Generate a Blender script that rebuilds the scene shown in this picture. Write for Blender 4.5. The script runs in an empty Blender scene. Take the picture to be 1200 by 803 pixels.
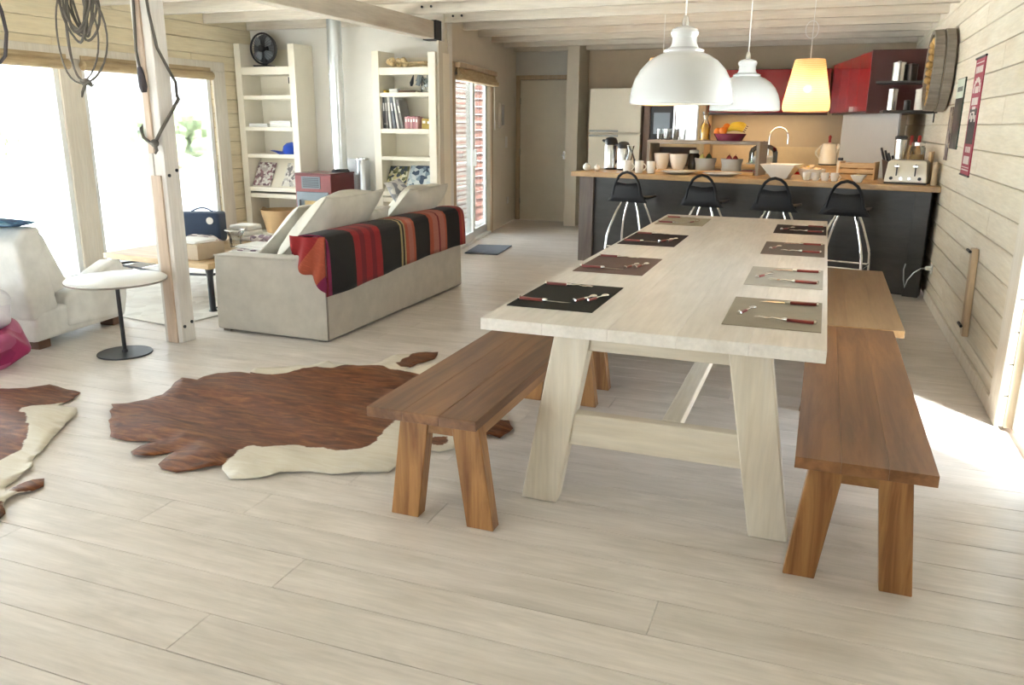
import bpy, bmesh, math, random
from mathutils import Vector, Matrix
random.seed(7)
S = bpy.context.scene
COL = S.collection
PI = math.pi

# ------------------------------------------------------------ camera
cam = bpy.data.cameras.new('camera')
cam.sensor_width = 36.0
cam.sensor_fit = 'HORIZONTAL'
cam.lens = 945.31 / 1200 * 36
cam.clip_start = 0.05
cam.clip_end = 200
camo = bpy.data.objects.new('camera', cam)
COL.objects.link(camo)
_y, _p, _r = math.radians(20.606), math.radians(15.174), math.radians(-0.4148)
fw = Vector((-math.sin(_y) * math.cos(_p), math.cos(_y) * math.cos(_p), -math.sin(_p)))
rt = Vector((math.cos(_y), math.sin(_y), 0))
dn = fw.cross(rt)
rt2 = rt * math.cos(_r) + dn * math.sin(_r)
dn2 = -rt * math.sin(_r) + dn * math.cos(_r)
mw = Matrix(((rt2.x, -dn2.x, -fw.x, 0), (rt2.y, -dn2.y, -fw.y, 0), (rt2.z, -dn2.z, -fw.z, 1.46), (0, 0, 0, 1)))
camo.matrix_world = mw
S.camera = camo

# ------------------------------------------------------------ world, sun, exposure
w = bpy.data.worlds.new('sky')
S.world = w
w.use_nodes = True
nt = w.node_tree
nt.nodes.clear()
out = nt.nodes.new('ShaderNodeOutputWorld')
bg = nt.nodes.new('ShaderNodeBackground')
tc = nt.nodes.new('ShaderNodeTexCoord')
sx = nt.nodes.new('ShaderNodeSeparateXYZ')
rp = nt.nodes.new('ShaderNodeValToRGB')
rp.color_ramp.elements[0].position = 0.45
rp.color_ramp.elements[0].color = (0.90, 0.94, 1.0, 1)
rp.color_ramp.elements[1].position = 1.0
rp.color_ramp.elements[1].color = (0.78, 0.88, 1.0, 1)
mp = nt.nodes.new('ShaderNodeMath')
mp.operation = 'MULTIPLY_ADD'
mp.inputs[1].default_value = 0.5
mp.inputs[2].default_value = 0.5
nt.links.new(tc.outputs['Generated'], sx.inputs[0])
nt.links.new(sx.outputs['Z'], mp.inputs[0])
nt.links.new(mp.outputs[0], rp.inputs[0])
nt.links.new(rp.outputs[0], bg.inputs[0])
bg.inputs[1].default_value = 2.9
nt.links.new(bg.outputs[0], out.inputs[0])

sun = bpy.data.lights.new('sun', 'SUN')
sun.energy = 30.0
sun.angle = math.radians(4)
sun.color = (1.0, 0.965, 0.93)
suno = bpy.data.objects.new('sun', sun)
COL.objects.link(suno)
sd = Vector((-0.65, 0.75, -2.2)).normalized()
suno.rotation_euler = sd.to_track_quat('-Z', 'Y').to_euler()
suno.location = (6, -8, 12)

S.view_settings.view_transform = 'Standard'
S.view_settings.look = 'None'
S.view_settings.gamma = 1
S.view_settings.use_curve_mapping = False
S.view_settings.exposure = 1.75


def portal(name, loc, sx_, sy_, direction):
    l = bpy.data.lights.new(name, 'AREA')
    l.shape = 'RECTANGLE'
    l.size = sx_
    l.size_y = sy_
    l.cycles.is_portal = True
    o = bpy.data.objects.new(name, l)
    COL.objects.link(o)
    o.location = loc
    o.rotation_euler = Vector(direction).to_track_quat('-Z', 'Y').to_euler()


portal('daylight_left', (-6.62, 5.5, 1.0), 4.4, 2.1, (1, 0, 0))
portal('daylight_left_near', (-6.62, 0.9, 1.05), 3.6, 2.0, (1, 0, 0))
portal('daylight_back', (-4.0, -3.17, 1.25), 2.8, 2.2, (0, 1, 0))
portal('daylight_passage', (-4.35, 9.5, 1.0), 1.8, 2.0, (.987, .157, 0))
portal('daylight_right', (1.16, 3.98, 1.1), 1.1, 2.2, (-1, 0, 0))


# ------------------------------------------------------------ mesh builder
class MB:
    def __init__(s):
        s.v = []
        s.f = []
        s.m = []

    def add(s, vs, fs, m=0):
        b = len(s.v)
        s.v += [tuple(x) for x in vs]
        s.f += [[b + i for i in f] for f in fs]
        s.m += [m] * len(fs)
        return s

    def hexa(s, p, m=0):
        return s.add(p, [(0, 3, 2, 1), (4, 5, 6, 7), (0, 1, 5, 4), (1, 2, 6, 5), (2, 3, 7, 6), (3, 0, 4, 7)], m)

    def box(s, x0, x1, y0, y1, z0, z1, m=0):
        return s.hexa([(x0, y0, z0), (x1, y0, z0), (x1, y1, z0), (x0, y1, z0),
                       (x0, y0, z1), (x1, y0, z1), (x1, y1, z1), (x0, y1, z1)], m)

    def prism(s, poly, z0, z1, m=0):
        n = len(poly)
        vs = [(x, y, z0) for x, y in poly] + [(x, y, z1) for x, y in poly]
        fs = [tuple(range(n - 1, -1, -1)), tuple(range(n, 2 * n))]
        fs += [(i, (i + 1) % n, n + (i + 1) % n, n + i) for i in range(n)]
        return s.add(vs, fs, m)

    def extr(s, poly3, vec, m=0):
        n = len(poly3)
        V = Vector(vec)
        vs = [tuple(p) for p in poly3] + [tuple(Vector(p) + V) for p in poly3]
        fs = [tuple(range(n - 1, -1, -1)), tuple(range(n, 2 * n))]
        fs += [(i, (i + 1) % n, n + (i + 1) % n, n + i) for i in range(n)]
        return s.add(vs, fs, m)

    def lathe(s, prof, c=(0, 0, 0), n=24, axis='Z', m=0, cap=True):
        def pt(r, h, a):
            x, y = r * math.cos(a), r * math.sin(a)
            if axis == 'Z':
                q = (x, y, h)
            elif axis == 'X':
                q = (h, x, y)
            else:
                q = (x, h, y)
            return (q[0] + c[0], q[1] + c[1], q[2] + c[2])
        vs = []
        for r, h in prof:
            vs += [pt(max(r, 1e-4), h, 2 * PI * i / n) for i in range(n)]
        fs = []
        for j in range(len(prof) - 1):
            for i in range(n):
                a, b = j * n + i, j * n + (i + 1) % n
                fs.append((a, b, b + n, a + n))
        if cap:
            fs.append(tuple(range(n - 1, -1, -1)))
            fs.append(tuple((len(prof) - 1) * n + i for i in range(n)))
        return s.add(vs, fs, m)

    def tube(s, pts, r, n=8, m=0, closed=False):
        P = [Vector(p) for p in pts]
        k = len(P)
        R = r if isinstance(r, (list, tuple)) else [r] * k
        vs = []
        up = None
        for i in range(k):
            if closed:
                t = P[(i + 1) % k] - P[i - 1]
            else:
                t = P[min(i + 1, k - 1)] - P[max(i - 1, 0)]
            t.normalize()
            if up is None:
                up = Vector((0, 0, 1)) if abs(t.z) < 0.9 else Vector((1, 0, 0))
            a = t.cross(up)
            if a.length < 1e-5:
                a = t.cross(Vector((0.3, 1, 0.2)))
            a.normalize()
            b = a.cross(t)
            up = b
            for j in range(n):
                g = 2 * PI * j / n
                vs.append(P[i] + a * (R[i] * math.cos(g)) + b * (R[i] * math.sin(g)))
        fs = []
        for i in range(k if closed else k - 1):
            for j in range(n):
                p, q = i * n + j, i * n + (j + 1) % n
                p2, q2 = ((i + 1) % k) * n + j, ((i + 1) % k) * n + (j + 1) % n
                fs.append((p, q, q2, p2))
        if not closed:
            fs.append(tuple(range(n - 1, -1, -1)))
            fs.append(tuple((k - 1) * n + j for j in range(n)))
        return s.add(vs, fs, m)

    def cyl(s, a, b, r, n=12, m=0, r2=None):
        return s.tube([a, b], [r, r if r2 is None else r2], n, m)

    def ball(s, c, r, nu=12, nv=8, m=0):
        if not isinstance(r, (list, tuple)):
            r = (r, r, r)
        vs = []
        for j in range(nv + 1):
            t = PI * j / nv
            for i in range(nu):
                a = 2 * PI * i / nu
                sr = max(math.sin(t), 1e-3)
                vs.append((c[0] + r[0] * sr * math.cos(a), c[1] + r[1] * sr * math.sin(a), c[2] - r[2] * math.cos(t)))
        fs = []
        for j in range(nv):
            for i in range(nu):
                fs.append((j * nu + i, j * nu + (i + 1) % nu, (j + 1) * nu + (i + 1) % nu, (j + 1) * nu + i))
        fs.append(tuple(range(nu - 1, -1, -1)))
        fs.append(tuple(nv * nu + i for i in range(nu)))
        return s.add(vs, fs, m)

    def grid(s, fn, nu, nv, m=0):
        vs = [fn(i / nu, j / nv) for j in range(nv + 1) for i in range(nu + 1)]
        fs = [(j * (nu + 1) + i, j * (nu + 1) + i + 1, (j + 1) * (nu + 1) + i + 1, (j + 1) * (nu + 1) + i)
              for j in range(nv) for i in range(nu)]
        return s.add(vs, fs, m)

    def pillow(s, mat, a, b, t, n=14, seed=0):
        rr = random.Random(seed)
        ph = [rr.uniform(0, 6) for _ in range(4)]

        def fn(sgn):
            def g(u, v):
                x, y = 2 * u - 1, 2 * v - 1
                h = max(0, (1 - abs(x) ** 3.2)) ** .55 * max(0, (1 - abs(y) ** 3.2)) ** .55
                pinch = 1 - 0.07 * (1 - abs(y) ** 2) * abs(x) ** 2
                pinch2 = 1 - 0.07 * (1 - abs(x) ** 2) * abs(y) ** 2
                wv = 1 + 0.10 * math.sin(5 * x + ph[0]) * math.sin(4 * y + ph[1])
                p = Vector((a * x * pinch, b * y * pinch2, sgn * t * h * wv + 0.012 * math.sin(3 * x + ph[2]) * y))
                return mat @ p
            return g
        s.grid(fn(1), n, n)
        b0 = len(s.f)
        s.grid(fn(-1), n, n)
        for k in range(b0, len(s.f)):
            s.f[k] = s.f[k][::-1]
        return s


def children(o):
    return [c for c in bpy.data.objects if c.parent == o]


ROOT = {}


def setp(o, label=None, cat=None, group=None, kind=None):
    if label: o['label'] = label
    if cat: o['category'] = cat
    if group: o['group'] = group
    if kind: o['kind'] = kind
    return o


def thing(name, label, cat, loc=(0, 0, 0), rotz=0, group=None):
    o = bpy.data.objects.new(name, None)
    o.empty_display_size = 0.1
    COL.objects.link(o)
    o.location = loc
    o.rotation_euler = (0, 0, rotz)
    setp(o, label, cat, group)
    return o


def topof(o):
    while o.parent: o = o.parent
    return o


def obj(name, mb, mats, parent=None, smooth=None, bevel=0, seg=2, world=True, weld=True, solid=0, sub=0, loc=None, kind=None, label=None):
    """one mesh object; world=True: coordinates are world ones, made relative to the root parent"""
    me = bpy.data.meshes.new(name)
    off = Vector((0, 0, 0))
    if parent is not None and world:
        off = Vector(topof(parent).location)
    if loc is not None:
        off = Vector(loc)
    me.from_pydata([tuple(Vector(v) - off) for v in mb.v], [], mb.f)
    if not isinstance(mats, (list, tuple)): mats = [mats]
    for k in mats: me.materials.append(k)
    if len(mats) > 1: me.polygons.foreach_set('material_index', mb.m)
    bm = bmesh.new()
    bm.from_mesh(me)
    if weld: bmesh.ops.remove_doubles(bm, verts=bm.verts, dist=1e-5)
    bmesh.ops.recalc_face_normals(bm, faces=bm.faces)
    if bevel:
        es = [e for e in bm.edges if len(e.link_faces) == 2 and e.calc_face_angle(0) > 0.5]
        bmesh.ops.bevel(bm, geom=es, offset=bevel, offset_type='OFFSET', segments=seg, profile=0.6, affect='EDGES', clamp_overlap=True)
    bm.to_mesh(me)
    bm.free()
    if smooth:
        me.polygons.foreach_set('use_smooth', [True] * len(me.polygons))
        me.set_sharp_from_angle(angle=math.radians(smooth if smooth is not True else 45))
    me.update()
    o = bpy.data.objects.new(name, me)
    COL.objects.link(o)
    if loc is not None: o.location = loc
    if parent is not None: o.parent = parent
    if solid:
        md = o.modifiers.new('solid', 'SOLIDIFY')
        md.thickness = solid
        md.offset = 0
    if sub:
        md = o.modifiers.new('sub', 'SUBSURF')
        md.levels = sub
        md.render_levels = sub
    setp(o, label=label, kind=kind)
    return o


def single(name, label, cat, mb, mats, loc, group=None, **k):
    o = obj(name, mb, mats, loc=loc, **k)
    return setp(o, label, cat, group)


def dup(root, loc, rotz=None, label=None, group=None):
    r = root.copy()
    COL.objects.link(r)
    r.location = loc
    if rotz is not None: r.rotation_euler = (0, 0, rotz)
    if label: r['label'] = label
    if group: r['group'] = group
    for ch in children(root):
        c = ch.copy()
        COL.objects.link(c)
        c.parent = r
        for g in children(ch):
            d = g.copy()
            COL.objects.link(d)
            d.parent = c
    return r


def struct(name, mb, mats, **k):
    o = obj(name, mb, mats, **k)
    o['kind'] = 'structure'
    return o


def sroot(name, loc=(0, 0, 0), rotz=0):
    o = bpy.data.objects.new(name, None)
    o.empty_display_size = 0.1
    COL.objects.link(o)
    o.location = loc
    o.rotation_euler = (0, 0, rotz)
    o['kind'] = 'structure'
    return o


# ------------------------------------------------------------ materials
def newmat(name):
    m = bpy.data.materials.new(name)
    m.use_nodes = True
    n = m.node_tree
    n.nodes.clear()
    o = n.nodes.new('ShaderNodeOutputMaterial')
    b = n.nodes.new('ShaderNodeBsdfPrincipled')
    n.links.new(b.outputs[0], o.inputs[0])
    return m, n, b, o


def ramp(n, stops, interp='LINEAR'):
    r = n.nodes.new('ShaderNodeValToRGB')
    r.color_ramp.interpolation = interp
    e = r.color_ramp.elements
    while len(e) > 1: e.remove(e[-1])
    e[0].position = stops[0][0]
    e[0].color = (*stops[0][1], 1)
    for p, c in stops[1:]:
        x = e.new(p)
        x.color = (*c, 1)
    return r


def coords(n, scale=(1, 1, 1), rand=True):
    t = n.nodes.new('ShaderNodeTexCoord')
    mp_ = n.nodes.new('ShaderNodeMapping')
    mp_.inputs['Scale'].default_value = scale
    if rand:
        oi = n.nodes.new('ShaderNodeObjectInfo')
        ml = n.nodes.new('ShaderNodeVectorMath')
        ml.operation = 'SCALE'
        ml.inputs[0].default_value = (7.3, 11.1, 5.7)
        n.links.new(oi.outputs['Random'], ml.inputs['Scale'])
        ad = n.nodes.new('ShaderNodeVectorMath')
        ad.operation = 'ADD'
        n.links.new(t.outputs['Object'], ad.inputs[0])
        n.links.new(ml.outputs[0], ad.inputs[1])
        n.links.new(ad.outputs[0], mp_.inputs[0])
    else:
        n.links.new(t.outputs['Object'], mp_.inputs[0])
    return mp_.outputs[0]


def noise(n, vec, scale, detail=4, rough=.55, dist=0):
    t = n.nodes.new('ShaderNodeTexNoise')
    t.inputs['Scale'].default_value = scale
    t.inputs['Detail'].default_value = detail
    t.inputs['Roughness'].default_value = rough
    t.inputs['Distortion'].default_value = dist
    n.links.new(vec, t.inputs['Vector'])
    return t.outputs['Fac']


def bump(n, b, h, strength, dist=.01):
    u = n.nodes.new('ShaderNodeBump')
    u.inputs['Strength'].default_value = strength
    u.inputs['Distance'].default_value = dist
    n.links.new(h, u.inputs['Height'])
    n.links.new(u.outputs[0], b.inputs['Normal'])


def mix(n, fac, a, b_, mode='MIX'):
    x = n.nodes.new('ShaderNodeMix')
    x.data_type = 'RGBA'
    x.blend_type = mode
    if isinstance(fac, (int, float)): x.inputs[0].default_value = fac
    else: n.links.new(fac, x.inputs[0])
    for i, q in ((6, a), (7, b_)):
        if isinstance(q, (tuple, list)): x.inputs[i].default_value = (*q, 1)
        else: n.links.new(q, x.inputs[i])
    return x.outputs[2]


def plain(name, c, rough=.5, metal=0, var=.06, vs=6, bs=0, coat=0, bscale=60):
    m, n, b, o = newmat(name)
    v = coords(n)
    f = noise(n, v, vs, 3)
    lo = tuple(max(0, q * (1 - var)) for q in c)
    hi = tuple(min(1, q * (1 + var)) for q in c)
    r = ramp(n, [(.3, lo), (.7, hi)])
    n.links.new(f, r.inputs[0])
    n.links.new(r.outputs[0], b.inputs['Base Color'])
    b.inputs['Roughness'].default_value = rough
    b.inputs['Metallic'].default_value = metal
    b.inputs['Coat Weight'].default_value = coat
    if bs: bump(n, b, noise(n, v, bscale, 3), bs, .004)
    return m


def fabric(name, c, rough=.9, weave=260, var=.08, bs=.35):
    m, n, b, o = newmat(name)
    v = coords(n, rand=False)
    f = noise(n, v, 9, 4)
    wv = n.nodes.new('ShaderNodeTexNoise')
    wv.inputs['Scale'].default_value = weave
    n.links.new(v, wv.inputs['Vector'])
    r = ramp(n, [(.3, tuple(q * (1 - var) for q in c)), (.7, tuple(min(1, q * (1 + var)) for q in c))])
    n.links.new(f, r.inputs[0])
    n.links.new(r.outputs[0], b.inputs['Base Color'])
    b.inputs['Roughness'].default_value = rough
    b.inputs['Sheen Weight'].default_value = .2
    bump(n, b, wv.outputs['Fac'], bs, .003)
    return m


def wood(name, light, dark, axis='X', scale=1.0, rough=.45, knots=0.0, blotch=0.0, valvar=.05, coat=0, knotc=(.30, .17, .09), bs=.15, contrast=(.32, .68)):
    """grain stretched along one axis of the object, own offset and tone for each piece, optional knots"""
    m, n, b, o = newmat(name)
    sc = {'X': (1.1, 14, 14), 'Y': (14, 1.1, 14), 'Z': (14, 14, 1.1)}[axis]
    v = coords(n, tuple(q * scale for q in sc))
    f = noise(n, v, 1.6, 6, .6, .6)
    r = ramp(n, [(contrast[0], dark), (contrast[1], light)])
    n.links.new(f, r.inputs[0])
    f2 = noise(n, v, 7, 3)
    r2 = ramp(n, [(.3, (.88, .88, .88)), (.7, (1, 1, 1))])
    n.links.new(f2, r2.inputs[0])
    c = mix(n, 1.0, r.outputs[0], r2.outputs[0], 'MULTIPLY')
    oi = n.nodes.new('ShaderNodeObjectInfo')
    r3 = ramp(n, [(0, (1 - valvar,) * 3), (1, (1.0,) * 3)])
    n.links.new(oi.outputs['Random'], r3.inputs[0])
    c = mix(n, 1.0, c, r3.outputs[0], 'MULTIPLY')
    if blotch:
        bvv = coords(n, {'X': (1.0, 3.2, 3), 'Y': (3.2, 1.0, 3), 'Z': (3, 3, 1)}[axis])
        rb = ramp(n, [(.34, (1 - blotch, 1 - blotch, 1 - blotch * 1.1)), (.62, (1, 1, 1))])
        n.links.new(noise(n, bvv, 1.7, 5, .62, 1.2), rb.inputs[0])
        c = mix(n, 1.0, c, rb.outputs[0], 'MULTIPLY')
    if knots:
        ks = {'X': (1.6, 5, 5), 'Y': (5, 1.6, 5), 'Z': (5, 5, 1.6)}[axis]
        kv = coords(n, tuple(q * scale for q in ks))
        vo = n.nodes.new('ShaderNodeTexVoronoi')
        vo.inputs['Scale'].default_value = 1.0
        n.links.new(kv, vo.inputs['Vector'])
        r4 = ramp(n, [(.07, (1, 1, 1)), (.16, (.45, .45, .45)), (.34, (0, 0, 0))])
        n.links.new(vo.outputs['Distance'], r4.inputs[0])
        ml = n.nodes.new('ShaderNodeMath')
        ml.operation = 'MULTIPLY'
        ml.inputs[1].default_value = knots
        n.links.new(r4.outputs[0], ml.inputs[0])
        c = mix(n, ml.outputs[0], c, knotc)
    n.links.new(c, b.inputs['Base Color'])
    b.inputs['Roughness'].default_value = rough
    b.inputs['Coat Weight'].default_value = coat
    b.inputs['Coat Roughness'].default_value = .25
    if bs: bump(n, b, f, bs, .004)
    return m


def pane_mat(name, tint=(.95, .98, .97), gloss=.12):
    m = bpy.data.materials.new(name)
    m.use_nodes = True
    n = m.node_tree
    n.nodes.clear()
    o = n.nodes.new('ShaderNodeOutputMaterial')
    t = n.nodes.new('ShaderNodeBsdfTransparent')
    t.inputs[0].default_value = (*tint, 1)
    g = n.nodes.new('ShaderNodeBsdfGlossy')
    g.inputs['Roughness'].default_value = .02
    lw = n.nodes.new('ShaderNodeFresnel')
    lw.inputs['IOR'].default_value = 1.45
    ml = n.nodes.new('ShaderNodeMath')
    ml.operation = 'MULTIPLY_ADD'
    ml.inputs[1].default_value = .8
    ml.inputs[2].default_value = gloss * .15
    n.links.new(lw.outputs[0], ml.inputs[0])
    x = n.nodes.new('ShaderNodeMixShader')
    n.links.new(ml.outputs[0], x.inputs[0])
    n.links.new(t.outputs[0], x.inputs[1])
    n.links.new(g.outputs[0], x.inputs[2])
    n.links.new(x.outputs[0], o.inputs[0])
    return m


M = {}
M['floor'] = wood('whitewashed_floor_board', (.85, .79, .745), (.785, .72, .67), 'X', .8, .30, knots=.25, blotch=.16, valvar=.05, knotc=(.52, .44, .38), bs=.06, contrast=(.38, .60))
M['floor_base'] = plain('floor_joint', (.50, .43, .37), .8)
M['siding_right'] = wood('washed_pine_siding', (.86, .80, .68), (.78, .70, .56), 'Y', .7, .6, knots=.22, valvar=.05, knotc=(.55, .42, .27), bs=.06)
M['siding_left'] = wood('washed_pine_siding_left', (.90, .80, .58), (.80, .68, .46), 'Y', .7, .6, knots=.22, valvar=.05, knotc=(.55, .42, .27), bs=.06)
M['siding_joint'] = plain('siding_joint', (.52, .42, .30), .9)
M['ceiling'] = wood('ceiling_board', (.82, .75, .64), (.73, .65, .52), 'Y', .7, .6, knots=.2, bs=.05)
M['rafter'] = wood('rafter_pine', (.84, .78, .68), (.75, .67, .56), 'X', .7, .55, knots=.35, knotc=(.45, .34, .24), bs=.06)
M['beam'] = wood('beam_pine', (.72, .65, .55), (.63, .55, .44), 'Y', .7, .5, knots=.3, bs=.06)
M['postwood'] = wood('post_pine', (.90, .87, .83), (.83, .78, .72), 'Z', .7, .5, knots=.3, bs=.06)
M['postpink'] = wood('post_pink_pine', (.74, .60, .48), (.62, .46, .34), 'Z', .8, .5, knots=.3, bs=.06)
M['table'] = wood('pale_table_pine', (.84, .80, .755), (.79, .735, .68), 'Y', .6, .36, blotch=.10, knots=.25, valvar=.02, knotc=(.52, .42, .36), bs=.06)
M['table_leg'] = wood('pale_leg_pine', (.82, .75, .64), (.72, .63, .50), 'Z', .7, .45, knots=.35, knotc=(.40, .29, .19), bs=.06)
M['table_rail'] = wood('pale_rail_pine', (.82, .75, .64), (.72, .63, .50), 'X', .7, .45, knots=.3, knotc=(.40, .29, .19), bs=.06)
M['table_beam'] = wood('pale_beam_pine', (.86, .80, .70), (.76, .68, .55), 'Y', .7, .45, bs=.06)
M['bench'] = wood('stained_bench_top', (.30, .135, .050), (.165, .066, .022), 'Y', .6, .36, knots=.6, valvar=.14, coat=.22, knotc=(.10, .045, .02), bs=.05, contrast=(.38, .62))
M['bench_gold'] = wood('golden_bench_top', (.50, .32, .16), (.38, .22, .10), 'Y', .55, .32, knots=.3, valvar=.05, coat=.4, knotc=(.2, .1, .04), bs=.05)
M['bench_leg'] = wood('stained_bench_leg', (.44, .215, .070), (.22, .085, .022), 'Z', .9, .35, knots=.7, coat=.2, knotc=(.09, .03, .01), bs=.06, contrast=(.38, .60))
M['bench_rail'] = wood('stained_bench_rail', (.42, .21, .07), (.26, .11, .03), 'Y', .75, .35, coat=.2, bs=.06)
M['counter_top'] = wood('counter_top_wood', (.62, .39, .17), (.48, .27, .10), 'X', .8, .35, coat=.2, bs=.04)
M['tan_wood'] = wood('tan_wood', (.70, .50, .28), (.55, .36, .18), 'Z', .9, .45)
M['tan_wood_x'] = wood('tan_wood_long', (.70, .50, .28), (.55, .36, .18), 'X', .9, .45)
M['casing'] = wood('casing_pine', (.66, .52, .36), (.55, .40, .25), 'Z', .8, .5, bs=.04)
M['casing_white'] = wood('casing_washed', (.84, .79, .70), (.76, .69, .58), 'Z', .8, .5, bs=.04)
M['shelf'] = plain('shelf_cream_paint', (.86, .80, .67), .5, var=.02)
M['wall_cream'] = plain('wall_cream_paint', (.74, .68, .57), .75, var=.02, bs=.05)
M['wall_white'] = plain('wall_grey_white', (.78, .75, .69), .7, var=.02, bs=.05)
M['wall_beige'] = plain('wall_beige_paint', (.62, .51, .37), .8, var=.03, bs=.05)
M['wall_back'] = plain('wall_pale_paint', (.80, .76, .68), .8, var=.02)
M['door'] = plain('door_cream', (.77, .71, .58), .45, var=.02)
M['pvc'] = plain('white_pvc', (.86, .88, .88), .35, var=.01)
M['steel'] = plain('brushed_steel', (.72, .72, .72), .25, 1, var=.04)
M['chrome'] = plain('chrome', (.85, .85, .86), .10, 1, var=.01)
M['galv'] = plain('galvanised_pipe', (.66, .69, .71), .32, .9, var=.08, vs=3)
M['black'] = plain('black_plastic', (.018, .018, .02), .4, var=.1)
M['black_metal'] = plain('black_metal', (.03, .03, .033), .4, .3, var=.1)
M['charcoal'] = wood('charcoal_panel', (.060, .056, .052), (.040, .037, .035), 'X', .5, .32, valvar=.02, bs=.03)
M['charcoal_end'] = wood('grey_brown_end_panel', (.20, .155, .13), (.12, .09, .075), 'Z', 1.0, .5)
M['seat_black'] = plain('stool_black', (.007, .008, .012), .6, var=.1)
M['white_gloss'] = plain('white_enamel', (.62, .635, .65), .2, var=.01, coat=.5)
M['white_in'] = plain('white_enamel_inside', (.88, .84, .74), .4, var=.01)
M['white_cer'] = plain('white_ceramic', (.84, .82, .78), .22, var=.02, coat=.3)
M['grey_cer'] = plain('grey_ceramic', (.42, .43, .42), .4, var=.05)
M['white_matte'] = plain('white_laminate', (.86, .85, .82), .4, var=.02)
M['linen'] = fabric('grey_beige_linen', (.50, .46, .40))
M['linen_light'] = fabric('pale_linen', (.66, .63, .55))
M['white_uph'] = fabric('white_upholstery', (.80, .79, .76), bs=.15)
M['seam'] = plain('seam_dark', (.20, .17, .14), .9)
M['dark_foot'] = plain('dark_foot_wood', (.16, .08, .045), .4)
M['navy'] = fabric('navy_fabric', (.035, .06, .12))
M['red_cab'] = plain('red_gloss_lacquer', (.36, .008, .010), .22, var=.02, coat=.3)
M['maroon'] = plain('dark_maroon_panel', (.075, .020, .018), .4, var=.05)
M['stove_red'] = plain('stove_red_enamel', (.13, .012, .015), .3, var=.05, coat=.3)
M['stove_front'] = plain('stove_front_red', (.20, .035, .035), .35, var=.05)
M['stove_grey'] = plain('stove_grey', (.15, .17, .19), .3, .4, var=.06)
M['amber'] = plain('amber_glass', (.52, .36, .16), .1, var=.15, vs=8, coat=.5)
M['kraft'] = plain('kraft_board', (.50, .40, .29), .8)
M['paper'] = plain('white_paper', (.86, .85, .82), .8, var=.02)
M['basket'] = plain('tan_basket', (.60, .40, .20), .7, bs=.5, bscale=90)
M['rope'] = plain('grey_rope', (.13, .115, .095), .8, bs=.5, bscale=300)
M['rope_dark'] = plain('dark_cable', (.055, .045, .05), .6)
M['glass'] = pane_mat('window_glass')
M['drink_glass'] = pane_mat('drinking_glass', (.98, .99, .985), .35)
M['juice'] = plain('orange_juice', (.90, .52, .02), .3, var=.05)
M['orange'] = plain('orange_peel', (.86, .24, .02), .45, var=.1, bs=.3, bscale=300)
M['banana'] = plain('banana_peel', (.86, .60, .06), .5, var=.1)
M['bowl_purple'] = plain('maroon_bowl', (.17, .022, .06), .25, coat=.4)
M['grey_stand'] = plain('grey_painted_stand', (.23, .20, .17), .5)
M['cream'] = plain('cream_kettle', (.82, .76, .62), .25, coat=.3)
M['red_plastic'] = plain('red_plastic', (.45, .03, .025), .35)
M['blue'] = fabric('blue_fabric', (.02, .08, .50))
M['mat_blue'] = fabric('slate_door_mat', (.10, .12, .16), weave=180, bs=.8)
M['bamboo'] = wood('bamboo_blind', (.64, .50, .30), (.42, .30, .16), 'Y', 1.4, .6)
M['bamboo_x'] = wood('rolled_blind_fabric', (.60, .43, .22), (.38, .24, .11), 'X', 1.4, .6)
M['ext_board'] = wood('red_brown_board', (.20, .085, .065), (.13, .05, .04), 'Y', .8, .7)
M['ext_ground'] = plain('pale_gravel', (.66, .66, .66), .95, var=.1, vs=3)
M['deck'] = wood('pale_deck_board', (.62, .61, .59), (.52, .51, .49), 'X', .8, .7)
M['leaf'] = plain('grey_green_leaf', (.24, .30, .17), .8, var=.3, vs=4)
M['grey_rim'] = wood('grey_weathered_wood', (.34, .30, .25), (.22, .19, .155), 'X', 1.5, .7)
M['gold'] = plain('golden_straw', (.55, .36, .13), .7, var=.25, vs=12, bs=.6)
M['cut_steel'] = plain('cutlery_steel', (.80, .80, .80), .14, 1, var=.02)
M['cut_red'] = wood('cutlery_red_handle', (.27, .035, .025), (.15, .012, .01), 'X', 6, .3, coat=.4, bs=0)
M['dried'] = plain('dried_flower', (.62, .47, .26), .9, var=.25, vs=20)


def panel_fabric(name, c):
    m = fabric(name, c, .85, 420, .06, .5)
    b = m.node_tree.nodes['Principled BSDF']
    b.inputs['Sheen Weight'].default_value = 0
    b.inputs['Specular IOR Level'].default_value = .2
    return m


M['pm_black'] = panel_fabric('placemat_black', (.022, .021, .017))
M['pm_brown'] = panel_fabric('placemat_brown', (.16, .105, .085))
M['pm_dark'] = panel_fabric('placemat_dark_brown', (.045, .030, .028))
M['pm_beige'] = panel_fabric('placemat_beige', (.40, .35, .26))
M['pm_taupe'] = panel_fabric('placemat_taupe', (.33, .285, .22))
M['pm_grey'] = panel_fabric('placemat_light_grey', (.44, .40, .34))
M['pm_umber'] = panel_fabric('placemat_umber', (.20, .155, .125))


def print_mat(name, cols, scale=9, rough=.45):
    """blocky printed picture: cells of a few flat colours"""
    m, n, b, o = newmat(name)
    v = coords(n, (1, 1, 1))
    vo = n.nodes.new('ShaderNodeTexVoronoi')
    vo.inputs['Scale'].default_value = scale
    n.links.new(v, vo.inputs['Vector'])
    st = [(i / len(cols), c) for i, c in enumerate(cols)]
    r = ramp(n, st, 'CONSTANT')
    sp = n.nodes.new('ShaderNodeSeparateColor')
    n.links.new(vo.outputs['Color'], sp.inputs[0])
    n.links.new(sp.outputs[0], r.inputs[0])
    n.links.new(r.outputs[0], b.inputs['Base Color'])
    b.inputs['Roughness'].default_value = rough
    return m


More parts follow.
